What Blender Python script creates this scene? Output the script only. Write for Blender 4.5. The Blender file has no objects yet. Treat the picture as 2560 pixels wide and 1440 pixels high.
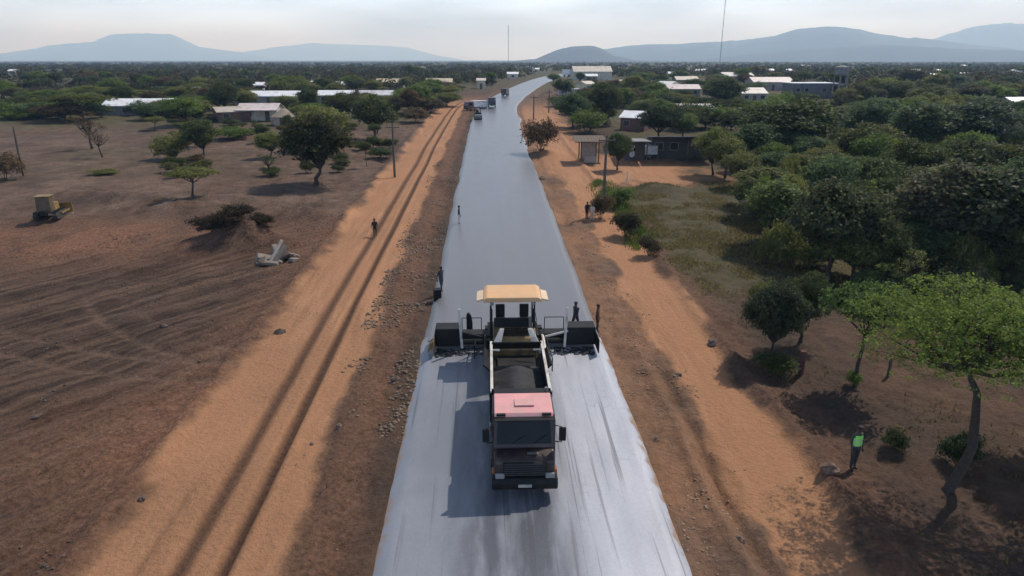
import bpy, bmesh, math, random
import numpy as np
from mathutils import Vector, Matrix

# ------------------------------------------------------------------ camera, sky, sun, exposure
scene = bpy.context.scene
C = scene.collection
F = 1720.0                                    # focal length in pixels of the 2560 px wide photograph
PITCH = math.atan(570 / F)
SLOPE = math.tan(math.atan(615 / F) - PITCH)  # the land rises gently ahead
YAW = math.radians(1.93)
CAM = np.array([-1.29, 0.0, 16.3])
cd = bpy.data.cameras.new('camera')
cam = bpy.data.objects.new('camera', cd); C.objects.link(cam)
cd.sensor_width = 36; cd.lens = 36 * F / 2560; cd.clip_start = .5; cd.clip_end = 60000
cam.location = CAM; cam.rotation_euler = (math.pi/2 - PITCH, 0, -YAW)
scene.camera = cam
scene.render.resolution_x = 1024; scene.render.resolution_y = 576

SUN_EL, SUN_AZ = math.radians(52), math.radians(47)      # azimuth from +Y towards +X
w = bpy.data.worlds.new('World'); scene.world = w; w.use_nodes = True
nt = w.node_tree; N = nt.nodes; L = nt.links; N.clear()
out = N.new('ShaderNodeOutputWorld'); bg = N.new('ShaderNodeBackground')
sky = N.new('ShaderNodeTexSky'); sky.sky_type = 'NISHITA'; sky.sun_disc = False
sky.sun_elevation = SUN_EL; sky.sun_rotation = SUN_AZ; sky.air_density = 1.0; sky.dust_density = 1.6
tc = N.new('ShaderNodeTexCoord'); mp = N.new('ShaderNodeMapping'); mp.inputs['Scale'].default_value = (1.3, 1.3, 7)
nz = N.new('ShaderNodeTexNoise'); nz.inputs['Scale'].default_value = 2.2; nz.inputs['Detail'].default_value = 6
rp = N.new('ShaderNodeValToRGB'); rp.color_ramp.elements[0].position = .34; rp.color_ramp.elements[1].position = .66
rp.color_ramp.elements[0].color = (.3, .3, .3, 1); rp.color_ramp.elements[1].color = (.92, .92, .92, 1)
mx = N.new('ShaderNodeMixRGB'); mx.inputs[2].default_value = (20.5, 27.5, 40.0, 1)      # thin bright cloud
L.new(tc.outputs['Generated'], mp.inputs[0]); L.new(mp.outputs[0], nz.inputs['Vector'])
L.new(nz.outputs[0], rp.inputs[0])
# thin cloud, denser on long sight lines; thinned overhead to cut fill light
sz = N.new('ShaderNodeSeparateXYZ'); L.new(tc.outputs['Generated'], sz.inputs[0])
ml = N.new('ShaderNodeMapRange'); ml.interpolation_type = 'SMOOTHSTEP'; ml.inputs[1].default_value = .65; ml.inputs[2].default_value = 0; ml.inputs[3].default_value = .05; ml.inputs[4].default_value = 1
L.new(sz.outputs['Z'], ml.inputs[0]); mu = N.new('ShaderNodeMath'); mu.operation = 'MULTIPLY'; L.new(rp.outputs[0], mu.inputs[0]); L.new(ml.outputs[0], mu.inputs[1]); L.new(mu.outputs[0], mx.inputs[0]); L.new(sky.outputs[0], mx.inputs[1])
L.new(mx.outputs[0], bg.inputs[0]); bg.inputs[1].default_value = 0.08; L.new(bg.outputs[0], out.inputs[0])

sl = bpy.data.lights.new('sun', 'SUN'); sl.energy = 4.6; sl.angle = math.radians(.6); sl.color = (1, .95, .88)
sun = bpy.data.objects.new('sun', sl); C.objects.link(sun); sun.location = (60, 40, 90)
sdir = Vector((math.sin(SUN_AZ)*math.cos(SUN_EL), math.cos(SUN_AZ)*math.cos(SUN_EL), math.sin(SUN_EL)))
sun.rotation_euler = (-sdir).to_track_quat('-Z', 'Y').to_euler()
vs = scene.view_settings; vs.view_transform = 'Standard'; vs.look = 'None'; vs.gamma = 1; vs.exposure = -0.28
vs.use_curve_mapping = False

scene.cycles.volume_bounces = 2
rng = np.random.default_rng(7); random.seed(7)

# ------------------------------------------------------------------ the lie of the land
def g(y):
    y = np.asarray(y, float); y1, y2 = 200., 440.
    t = np.clip(y - y1, 0, y2 - y1)
    return SLOPE*np.clip(y, -40, y1) + SLOPE*(t - t*t/(2*(y2 - y1)))
_fw = np.array([math.sin(YAW)*math.cos(PITCH), math.cos(YAW)*math.cos(PITCH), -math.sin(PITCH)])
_rt = np.array([math.cos(YAW), -math.sin(YAW), 0]); _up = np.cross(_rt, _fw)
def at(px, py, dz=0.):
    """where a sight line meets the land (or a level dz above it)"""
    d = _fw + _rt*(px - 1280)/F + _up*(720 - py)/F
    f = lambda t: CAM[2] + d[2]*t - float(g(CAM[1] + d[1]*t)) - dz
    t = 5.
    while f(t) > 0 and t < 30000: t *= 1.01
    lo, hi = t/1.01, t
    for _ in range(40):
        m = (lo + hi)/2
        if f(m) > 0: lo = m
        else: hi = m
    p = CAM + d*lo
    return float(p[0]), float(p[1])
def ppm(y): return F/(math.cos(PITCH)*y + math.sin(PITCH)*(16.3 - float(g(y))))   # photo pixels per metre

_path = [(0, -60), (0, 60), (0, 110), (.1, 140), (.4, 165), (1.2, 188), (4.2, 216), (9, 250), (20.3, 320), (37, 408), (76, 556), (210, 900), (500, 1500)]
_py = np.array([p[1] for p in _path]); _px = np.array([p[0] for p in _path], float)
_m = np.gradient(_px, _py); _m[:3] = 0
def xc(y):
    y = np.clip(np.asarray(y, float), -59, 1499); i = np.clip(np.searchsorted(_py, y) - 1, 0, len(_py) - 2)
    h = _py[i+1] - _py[i]; t = (y - _py[i])/h
    return ((2*t**3-3*t**2+1)*_px[i] + (t**3-2*t**2+t)*h*_m[i] + (-2*t**3+3*t**2)*_px[i+1] + (t**3-t**2)*h*_m[i+1])

_tab = rng.random((256, 256))
def vnoise(x, y):
    xi = np.floor(x).astype(int); yi = np.floor(y).astype(int); fx = x - xi; fy = y - yi
    fx = fx*fx*(3-2*fx); fy = fy*fy*(3-2*fy)
    a = _tab[xi & 255, yi & 255]; b = _tab[(xi+1) & 255, yi & 255]; c = _tab[xi & 255, (yi+1) & 255]; d = _tab[(xi+1) & 255, (yi+1) & 255]
    return (a*(1-fx)+b*fx)*(1-fy) + (c*(1-fx)+d*fx)*fy - .5
def fbm(x, y, o=4):
    s = 0; a = 1.
    for k in range(o): s = s + a*vnoise(x*2**k + 17.3*k, y*2**k + 5.1*k); a *= .5
    return s
def sm(a, b, x): t = np.clip((x - a)/(b - a), 0, 1); return t*t*(3-2*t)

_mounds = [(at(470, 528), 4.2, 2.2, 1.0), (at(600, 612), 3.2, 1.7, 2.3), (at(300, 505), 5, 2.6, .9), (at(720, 545), 5, 2.0, 1.1),
           (at(190, 500), 4, 2, .8), (at(120, 548), 2.6, 1.4, .3), (at(560, 505), 5, 1.8, .7), (at(830, 520), 3.5, 1.8, .6),
           (at(1640, 475), 2.6, 1.6, .8), (at(1360, 385), 2.5, 4.5, .9), (at(1120, 455), 1.3, 3.6, .5)]
def zones(x, y):
    """masks of the soil: X is the distance from the road's middle"""
    X = x - xc(y)
    e = fbm(x*.35, y*.22, 3) + .28*fbm(x*1.9, y*1.3, 3)*(y < 90)
    wob = .35*fbm(y*.06, x*0+3.3, 2)
    far = 1 - sm(185, 240, y)
    tl = sm(-15.6, -14.4, X + e*1.4)*(1 - sm(-8.7, -8.0, X + e*.7))*far*np.clip(.95 + .2*e, 0, 1)
    tr = sm(7.7, 8.4, X + e*1.3)*(1 - sm(11.3, 12.1, X + e*1.4))*(1 - sm(150, 230, y))
    # forecourt in front of the shops
    fc = sm(6, 9, X)*(1 - sm(22, 32, X + e*8))*sm(80, 86, y + e*6)*(1 - sm(98, 112, y + e*10))
    fc = np.maximum(fc, sm(5.6, 7, X)*(1 - sm(13, 17, X + e*4))*sm(86, 92, y)*(1 - sm(170, 215, y))*.9)
    r1 = np.exp(-np.abs((X + 11.75 + wob)/.30)**3); r2 = np.exp(-np.abs((X + 10.25 + wob*.8)/.24)**5)
    r3 = np.exp(-((X + 13.1 + wob)/.12)**2)*sm(25, 22, y)
    rut = np.maximum(np.maximum(.9*r1, r2), .35*r3)*far
    vg = sm(4.6, 5.4, X)*(1 - sm(8.0, 9.2, X))*(1 - sm(150, 230, y))*np.clip(.42 + .55*e, .1, .75)
    track = np.clip(np.maximum(np.maximum(np.maximum(tl, tr), fc), vg), 0, 1)
    gr = sm(12.2, 14.5, X + e*2)*sm(38, 50, y + e*8)*(1 - sm(78, 84, y + e*6))
    gr = np.maximum(gr, sm(.08, .5, fbm(x*.03+9, y*.03, 3))*sm(84, 120, y)*(1 - sm(-16, -20, -np.abs(X)))*.0)
    gr = np.maximum(gr, sm(-.15, .45, fbm(x*.035+9, y*.03, 3))*sm(78, 140, y)*sm(15, 24, np.abs(X)))
    gr = np.maximum(gr, sm(128, 160, y + e*14)*sm(17, 22, np.abs(X)))
    gr = np.maximum(gr, sm(20, 26, X + e*3)*sm(36, 46, y)*.8)
    gr = np.maximum(gr, sm(230, 300, y)*.9)
    red = np.exp(-(((x + 36)/15)**2 + ((y - 60)/6.5)**2))*(1.1 + 1.2*e) + .55*sm(.0, .5, fbm(x*.07 + 3, y*.07, 3))*(X < -15)*(y < 62) + .45*sm(-19.5, -15.5, X)*(1 - sm(-15.2, -13.5, X))*(1 - sm(60, 80, y))
    red = red + .5*sm(-9, -7.5, X)*(1 - sm(-6.8, -5.5, X)) + .35*sm(10.8, 12, X)*(1 - sm(13, 15, X))
    pale = sm(64, 74, y + e*7)*(1 - sm(150, 190, y))*(X < -14)*(.55 + .9*e) + .75*sm(4.4, 5.2, X)*(1 - sm(8, 9.5, X))
    field = sm(-13.5, -16.5, X + e)*(1 - sm(60, 68, y))
    return dict(X=X, track=track, rut=rut, grass=np.clip(gr*(1 - track), 0, 1), red=np.clip(red*(1 - track), 0, 1),
                pale=np.clip(pale*(1 - track), 0, 1), field=np.clip(field*(1 - track), 0, 1), print=wheelmarks(x, y)*np.clip(field*(1 - track), 0, 1), tl=tl, tr=tr)
def furrow(x, y):
    n = -.79*x + .61*y; u = .61*x + .79*y
    n = n + 1.1*fbm(u*.05, n*.12, 2) + .15*fbm(u*.5, n*.9, 2)
    a = np.abs(np.sin(n*2.3)); b = np.abs(np.sin(n*1.07 + .8))
    return (a*.55 + b*.45), n
_arcs = [(-62, 20, 34, 0), (-62, 20, 36, 0), (-10, 75, 41, 1), (-10, 75, 43, 1), (-75, 62, 44, 0), (-75, 62, 46, 0), (-45, 5, 26, 0), (-45, 5, 28, 0), (-5, 60, 26, 1), (-5, 60, 28, 1)]
def wheelmarks(x, y):
    """curved pairs of tyre prints left by machines turning on the field"""
    k = 0*x
    for cx_, cy_, r_, _ in _arcs:
        d = np.hypot(x - cx_, y - cy_); a = np.arctan2(y - cy_, x - cx_)*r_
        k = np.maximum(k, np.exp(-np.abs((d - r_)/.27)**4)*(.7 + .3*np.sin(a*9)))
    return k*sm(-.25, .15, fbm(x*.06 + 2, y*.06, 2))
def relief(x, y):
    Z = zones(x, y); X = Z['X']
    on = sm(4.9, 6.0, np.abs(X))
    near = 1 - sm(120, 260, y)
    wobz = .35*fbm(y*.06, x*0+3.3, 2)
    fu, _ = furrow(x, y)
    patch = sm(-.35, .25, fbm(x*.09 + 4, y*.09, 2))
    z = Z['field']*(.09*fbm(x*1.7, y*1.7, 3) + .22*(fu - .5)*patch + .24*fbm(x*.35, y*.35, 4) - .15*wheelmarks(x, y))
    loose = (1 - np.where(X > 0, np.where(X < 8.4, .35, 1), 1)*Z['track'])*(1 - Z['field'])
    z = z + loose*(.24*fbm(x*.55, y*.4, 5) + .15*fbm(x*2.3, y*1.7, 2))
    z = z - .17*Z['rut'] + .07*np.exp(-((X + 9.85 + wobz*.8)/.16)**2)*near*(X < -8) + .06*np.exp(-((X + 10.68 + wobz*.8)/.16)**2)*near + Z['track']*.05*fbm(x*.8, y*.25, 4) - .06*Z['track']
    # graded berms beside the tracks, a drain beside the right hand one
    wv = .5*fbm(y*.12, x*0 + 8, 2)
    z = z + .26*np.exp(-((X + 15.3 + wv)/.5)**2)*near +   .3*np.exp(-((X - 12.1 + wv)/.45)**2)*near
    z = z - .30*np.exp(-((X - 7.65 + wv*.9)/.26)**2)*(1 - sm(26, 40, y)) + .16*np.exp(-((X - 7.05 + wv*.9)/.2)**2)*(1 - sm(26, 40, y))
    z = z - .18*np.exp(-((X - 6.0)/.7)**2) - .2*np.exp(-((X + 6.6 + wv)/.9)**2)
    z = z*near*on
    for (mx_, my_), rx, ry, h in _mounds:
        k = np.exp(-(((x - mx_)/rx)**2 + ((y - my_)/ry)**2)); z = z + h*k*(1 + .5*fbm(x*.7, y*.7, 3))
    return z - .06*(1 - on)
def gz(x, y): return float(g(y)) + float(relief(np.array([x]), np.array([y]))[0])

# ------------------------------------------------------------------ helpers for objects
def tag(o, label=None, cat=None, group=None, kind=None):
    if label: o['label'] = label
    if cat: o['category'] = cat
    if group: o['group'] = group
    if kind: o['kind'] = kind
    return o
def empty(name, loc, rz=0, label=None, cat=None, group=None):
    o = bpy.data.objects.new(name, None); C.objects.link(o); o.location = loc; o.rotation_euler = (0, 0, rz)
    o.empty_display_size = .3
    return tag(o, label, cat, group)
def np_mesh(name, V, Q, smooth=False):
    """mesh from arrays; Q is (n,3) or (n,4)"""
    me = bpy.data.meshes.new(name); V = np.asarray(V, np.float32); Q = np.asarray(Q, np.int32); k = Q.shape[1]
    me.vertices.add(len(V)); me.vertices.foreach_set('co', V.ravel())
    me.loops.add(Q.size); me.loops.foreach_set('vertex_index', Q.ravel())
    me.polygons.add(len(Q)); me.polygons.foreach_set('loop_start', np.arange(0, Q.size, k, dtype=np.int32))
    me.update(calc_edges=True)
    if smooth: me.polygons.foreach_set('use_smooth', np.ones(len(Q), bool))
    return me
def link(name, me, m=None, parent=None):
    o = bpy.data.objects.new(name, me); C.objects.link(o)
    if m is not None and not me.materials: me.materials.append(m)
    if parent is not None: o.parent = parent
    return o
def copy_tree(o, parent=None):
    c = o.copy(); C.objects.link(c); c.parent = parent
    for ch in list(o.children): copy_tree(ch, c)
    return c
class MB:
    def __init__(s): s.v = []; s.f = []
    def add(s, vs, fs, M=None):
        b = len(s.v)
        s.v += [tuple(M @ Vector(p)) if M is not None else tuple(p) for p in vs]; s.f += [tuple(b + i for i in f) for f in fs]; return s
    def box(s, c, d, M=None, top=(1, 1), rz=0, rx=0, ry=0):
        x, y, z = d[0]/2, d[1]/2, d[2]/2; a, b = top
        vs = [(-x, -y, -z), (x, -y, -z), (x, y, -z), (-x, y, -z), (-x*a, -y*b, z), (x*a, -y*b, z), (x*a, y*b, z), (-x*a, y*b, z)]
        R = Matrix.Translation(c) @ Matrix.Rotation(rz, 4, 'Z') @ Matrix.Rotation(ry, 4, 'Y') @ Matrix.Rotation(rx, 4, 'X')
        if M is not None: R = M @ R
        return s.add(vs, [(0, 3, 2, 1), (4, 5, 6, 7), (0, 1, 5, 4), (1, 2, 6, 5), (2, 3, 7, 6), (3, 0, 4, 7)], R)
    def prism(s, pts, a, b, axis='x'):
        """outline in the plane across the axis, from a to b"""
        n = len(pts); f3 = {'x': lambda p, t: (t, p[0], p[1]), 'y': lambda p, t: (p[0], t, p[1]), 'z': lambda p, t: (p[0], p[1], t)}[axis]
        return s.add([f3(p, a) for p in pts] + [f3(p, b) for p in pts],
                     [tuple(range(n))[::-1], tuple(range(n, 2*n))] + [(i, (i+1) % n, n+(i+1) % n, n+i) for i in range(n)])
    def tube(s, pts, rad, n=8, cap=True):
        pts = [Vector(p) for p in pts]; rad = rad if hasattr(rad, '__len__') else [rad]*len(pts); b = len(s.v); prev = None
        for i, p in enumerate(pts):
            t = (pts[min(i+1, len(pts)-1)] - pts[max(i-1, 0)]).normalized()
            if prev is None: prev = t.orthogonal().normalized()
            u = (prev - t*prev.dot(t)).normalized(); prev = u; v = t.cross(u)
            for k in range(n):
                a = 2*math.pi*k/n; s.v.append(tuple(p + (u*math.cos(a) + v*math.sin(a))*rad[i]))
        for i in range(len(pts)-1):
            for k in range(n):
                s.f.append((b+i*n+k, b+i*n+(k+1) % n, b+(i+1)*n+(k+1) % n, b+(i+1)*n+k))
        if cap: s.f.append(tuple(b+k for k in range(n))[::-1]); s.f.append(tuple(b+(len(pts)-1)*n+k for k in range(n)))
        return s
    def lathe(s, prof, n=20, axis='x', c=(0, 0, 0)):
        b = len(s.v); m = len(prof)
        for k in range(n):
            a = 2*math.pi*k/n
            for t, r in prof:
                p = {'x': (t, r*math.cos(a), r*math.sin(a)), 'z': (r*math.cos(a), r*math.sin(a), t), 'y': (r*math.cos(a), t, r*math.sin(a))}[axis]
                s.v.append((p[0]+c[0], p[1]+c[1], p[2]+c[2]))
        for k in range(n):
            for i in range(m-1): s.f.append((b+k*m+i, b+k*m+i+1, b+((k+1) % n)*m+i+1, b+((k+1) % n)*m+i))
        return s
    def build(s, name, m, parent=None, bevel=0, smooth=False, loc=None):
        me = bpy.data.meshes.new(name); me.from_pydata(s.v, [], s.f)
        bm = bmesh.new(); bm.from_mesh(me)
        bmesh.ops.recalc_face_normals(bm, faces=bm.faces)
        if bevel:
            ed = [e for e in bm.edges if len(e.link_faces) == 2 and e.calc_face_angle(0) > .5]
            bmesh.ops.bevel(bm, geom=ed, offset=bevel, segments=2, profile=.5, affect='EDGES', clamp_overlap=True)
        bm.to_mesh(me); bm.free()
        if smooth:
            for p in me.polygons: p.use_smooth = True
        o = link(name, me, m, parent)
        if loc: o.location = loc
        return o
def blob(r, sub=2, jit=.25, sq=(1, 1, 1), seed=0):
    """an uneven lump (stone, heap, bush core)"""
    bm = bmesh.new(); bmesh.ops.create_icosphere(bm, subdivisions=sub, radius=1); q = random.Random(seed)
    ph = [q.uniform(0, 6) for _ in range(6)]
    for v in bm.verts:
        p = v.co; k = 1 + jit*(.5*math.sin(2.3*p.x+ph[0])*math.cos(2.1*p.y+ph[1]) + .35*math.sin(4.1*p.z+ph[2]+2*p.x) + .3*math.sin(5.3*p.y+ph[3]-3*p.x) + q.uniform(-.25, .25))
        v.co = Vector((p.x*sq[0], p.y*sq[1], p.z*sq[2]))*r*k
    me = bpy.data.meshes.new('lump'); bm.to_mesh(me); bm.free(); return me

# ------------------------------------------------------------------ materials
_mc = {}
def mat(name, col, rough=.7, var=.25, scale=6., bump=.0, metal=0., dirt=None, dscale=2., spec=.5, emit=None):
    if name in _mc: return _mc[name]
    m = bpy.data.materials.new(name); m.use_nodes = True; _mc[name] = m
    n = m.node_tree.nodes; l = m.node_tree.links; p = n['Principled BSDF']
    p.inputs['Roughness'].default_value = rough; p.inputs['Metallic'].default_value = metal; p.inputs['Specular IOR Level'].default_value = spec
    tc = n.new('ShaderNodeTexCoord'); nz = n.new('ShaderNodeTexNoise'); nz.inputs['Scale'].default_value = scale; nz.inputs['Detail'].default_value = 5
    l.new(tc.outputs['Object'], nz.inputs['Vector'])
    r = n.new('ShaderNodeValToRGB'); r.color_ramp.elements[0].position = .3; r.color_ramp.elements[1].position = .7
    c0 = [c*(1-var) for c in col]; c1 = [min(1, c*(1+var)) for c in col]
    r.color_ramp.elements[0].color = (*c0, 1); r.color_ramp.elements[1].color = (*c1, 1)
    l.new(nz.outputs[0], r.inputs[0]); last = r.outputs[0]
    if dirt:
        n2 = n.new('ShaderNodeTexNoise'); n2.inputs['Scale'].default_value = dscale; n2.inputs['Detail'].default_value = 7; n2.inputs['Roughness'].default_value = .65
        l.new(tc.outputs['Object'], n2.inputs['Vector'])
        r2 = n.new('ShaderNodeValToRGB'); r2.color_ramp.elements[0].position = .48; r2.color_ramp.elements[1].position = .66
        l.new(n2.outputs[0], r2.inputs[0]); mxn = n.new('ShaderNodeMixRGB'); l.new(r2.outputs[0], mxn.inputs[0]); l.new(last, mxn.inputs[1])
        mxn.inputs[2].default_value = (*dirt, 1); last = mxn.outputs[0]
    l.new(last, p.inputs['Base Color'])
    if bump:
        b = n.new('ShaderNodeBump'); b.inputs['Strength'].default_value = bump; b.inputs['Distance'].default_value = .05
        n3 = n.new('ShaderNodeTexNoise'); n3.inputs['Scale'].default_value = scale*3; n3.inputs['Detail'].default_value = 6
        l.new(tc.outputs['Object'], n3.inputs['Vector']); l.new(n3.outputs[0], b.inputs['Height']); l.new(b.outputs[0], p.inputs['Normal'])
    return m
DUST = (.30, .19, .12)

def earth_material():
    m = bpy.data.materials.new('earth'); m.use_nodes = True; n = m.node_tree.nodes; l = m.node_tree.links; p = n['Principled BSDF']
    p.inputs['Roughness'].default_value = .95; p.inputs['Specular IOR Level'].default_value = .15
    geo = n.new('ShaderNodeNewGeometry')
    A = n.new('ShaderNodeAttribute'); A.attribute_name = 'soil_a'; B = n.new('ShaderNodeAttribute'); B.attribute_name = 'soil_b'
    sa = n.new('ShaderNodeSeparateColor'); sb = n.new('ShaderNodeSeparateColor'); l.new(A.outputs['Color'], sa.inputs[0]); l.new(B.outputs['Color'], sb.inputs[0])
    def noise(s, d=6, r=.55, vec=None):
        q = n.new('ShaderNodeTexNoise'); q.inputs['Scale'].default_value = s; q.inputs['Detail'].default_value = d; q.inputs['Roughness'].default_value = r
        l.new(vec or geo.outputs['Position'], q.inputs['Vector']); return q.outputs[0]
    def ramp(x, a, b, ca=(0, 0, 0), cb=(1, 1, 1)):
        q = n.new('ShaderNodeValToRGB'); q.color_ramp.elements[0].position = a; q.color_ramp.elements[1].position = b
        q.color_ramp.elements[0].color = (*ca, 1); q.color_ramp.elements[1].color = (*cb, 1); l.new(x, q.inputs[0]); return q.outputs[0]
    def mix(f, a, b, mode='MIX'):
        q = n.new('ShaderNodeMixRGB'); q.blend_type = mode
        for i, v in enumerate((f, a, b)):
            if isinstance(v, (int, float)): q.inputs[i].default_value = v
            elif isinstance(v, tuple): q.inputs[i].default_value = (*v, 1)
            else: l.new(v, q.inputs[i])
        return q.outputs[0]
    big, mid, fine, tiny = noise(.11, 5), noise(.7, 7, .6), noise(4.5, 8, .65), noise(22, 4, .6)
    mpg = n.new('ShaderNodeMapping'); mpg.inputs['Scale'].default_value = (1.6, .12, 1); l.new(geo.outputs['Position'], mpg.inputs[0])
    streak = noise(1.4, 6, .6, mpg.outputs[0])
    soil = mix(ramp(mid, .35, .65), (.075, .046, .031), (.125, .076, .050))
    soil = mix(ramp(big, .4, .62), soil, (.068, .048, .037))
    # turned soil of the graded field, streaked darker and paler along the furrows
    fld = mix(ramp(mid, .36, .66), (.036, .022, .015), (.066, .040, .028))
    mfr = n.new('ShaderNodeMapping'); mfr.inputs['Rotation'].default_value = (0, 0, math.radians(-52.3)); l.new(geo.outputs['Position'], mfr.inputs[0])
    mpr = n.new('ShaderNodeMapping'); mpr.inputs['Scale'].default_value = (.09, 1.3, 1); l.new(mfr.outputs[0], mpr.inputs[0])
    scr = noise(1.1, 7, .62, mpr.outputs[0])
    fld = mix(ramp(scr, .42, .62), fld, (.125, .078, .053))
    fld = mix(ramp(scr, .30, .42, (1, 1, 1), (0, 0, 0)), fld, (.024, .017, .014))
    c = mix(sb.outputs['Green'], soil, fld)
    c = mix(sb.outputs['Red'], c, mix(ramp(fine, .35, .65), (.14, .068, .041), (.225, .115, .070)))
    c = mix(sb.outputs['Blue'], c, mix(ramp(mid, .35, .65), (.112, .074, .054), (.19, .126, .092)))
    # dry grass and low herbs between trees
    gr = mix(ramp(mid, .38, .62), (.070, .064, .030), (.125, .100, .060))
    gr = mix(ramp(fine, .45, .68), gr, (.050, .064, .026))
    gm = n.new('ShaderNodeMath'); gm.operation = 'MULTIPLY'; l.new(sa.outputs['Green'], gm.inputs[0]); gm.inputs[1].default_value = .85
    c = mix(gm.outputs[0], c, gr)
    trk = mix(ramp(streak, .35, .65), (.315, .158, .083), (.43, .228, .124))
    trk = mix(ramp(big, .4, .6), trk, (.375, .192, .101))
    c = mix(sa.outputs['Red'], c, trk)
    c = mix(sa.outputs['Blue'], c, mix(ramp(fine, .3, .7), (.060, .032, .021), (.105, .058, .038)))
    tf = n.new('ShaderNodeMapRange'); l.new(sa.outputs['Red'], tf.inputs[0]); tf.inputs[3].default_value = .6; tf.inputs[4].default_value = .22
    c = mix(tf.outputs[0], c, ramp(fine, .28, .72, (.4, .4, .4), (1.4, 1.4, 1.4)), 'MULTIPLY')
    c = mix(.3, c, ramp(tiny, .25, .75, (.5, .5, .5), (1.4, 1.4, 1.4)), 'MULTIPLY')
    l.new(c, p.inputs['Base Color'])
    b1 = n.new('ShaderNodeBump'); b1.inputs['Strength'].default_value = .9; b1.inputs['Distance'].default_value = .16; l.new(fine, b1.inputs['Height'])
    b2 = n.new('ShaderNodeBump'); b2.inputs['Strength'].default_value = .8; b2.inputs['Distance'].default_value = .04; l.new(tiny, b2.inputs['Height'])
    l.new(b1.outputs[0], b2.inputs['Normal']); l.new(b2.outputs[0], p.inputs['Normal'])
    return m
EARTH = earth_material()

# ------------------------------------------------------------------ ground, tracks
def axis(segs):
    v = []
    for a, b, d0, d1 in segs:
        x = a
        while x < b - 1e-6:
            v.append(x); t = (x - a)/(b - a); x += d0 + (d1 - d0)*t
    return v
xp = axis([(0, 16, .17, .17), (16, 48, .2, .5), (48, 160, .6, 6), (160, 1200, 7, 90), (1200, 14000, 150, 2500)]) + [14000]
gx = np.array(sorted(set([-v for v in xp[1:]] + xp)))
gy = np.array(axis([(-60, 14, 4, 1), (14, 44, .17, .17), (44, 120, .18, .6), (120, 260, .65, 2.2), (260, 700, 2.5, 14), (700, 20000, 20, 1800)]) + [20000])
GX, GY = np.meshgrid(gx, gy)
Zn = zones(GX, GY)
GZ = g(GY) + relief(GX, GY)
V = np.stack([GX, GY, GZ], -1).reshape(-1, 3)
nx, ny = len(gx), len(gy)
idx = np.arange(nx*ny).reshape(ny, nx)
Q = np.stack([idx[:-1, :-1], idx[:-1, 1:], idx[1:, 1:], idx[1:, :-1]], -1).reshape(-1, 4)
fm = lambda a: ((a[:-1, :-1] + a[1:, 1:])/2).ravel()
fX, fY, ftl, ftr = fm(Zn['X']), fm(GY), fm(Zn['tl']), fm(Zn['tr'])
cls = np.zeros(len(Q), int); cls[(ftl > .5)] = 1; cls[(ftr > .5)] = 2
cls[(cls == 0) & (np.abs(fX) < 9) & (fX < 0) & (fY < 200)] = 3; cls[(cls == 0) & (fX >= 0) & (fX < 8.6) & (fY < 200)] = 4
colA = np.stack([Zn['track'], Zn['grass'], np.maximum(Zn['rut'], .0*Zn['print']), np.ones_like(GX)], -1).reshape(-1, 4).astype(np.float32)
colB = np.stack([Zn['red'], Zn['field'], np.maximum(Zn['pale'], .75*Zn['print']), np.ones_like(GX)], -1).reshape(-1, 4).astype(np.float32)
for k, (nm, lb) in enumerate([('ground', 'bare brown earth and dry scrubland on both sides of the road'),
                              ('dirt_track', 'wide tan dirt track with two dark ruts left of the road'),
                              ('dirt_track', 'narrow orange dirt track right of the road'),
                              ('road_verge', 'rough brown rubble verge between the road and the rutted track'),
                              ('road_verge', 'pinkish brown graded verge right of the road')]):
    q = Q[cls == k]; u, inv = np.unique(q, return_inverse=True)
    me = np_mesh(nm, V[u], inv.reshape(-1, 4), True)
    for an, cc in (('soil_a', colA), ('soil_b', colB)):
        a = me.attributes.new(an, 'FLOAT_COLOR', 'POINT'); a.data.foreach_set('color', cc[u].ravel())
    tag(link(nm, me, EARTH), lb, 'ground' if k in (0,) else ('track' if k < 3 else 'verge'), kind='structure')

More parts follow.
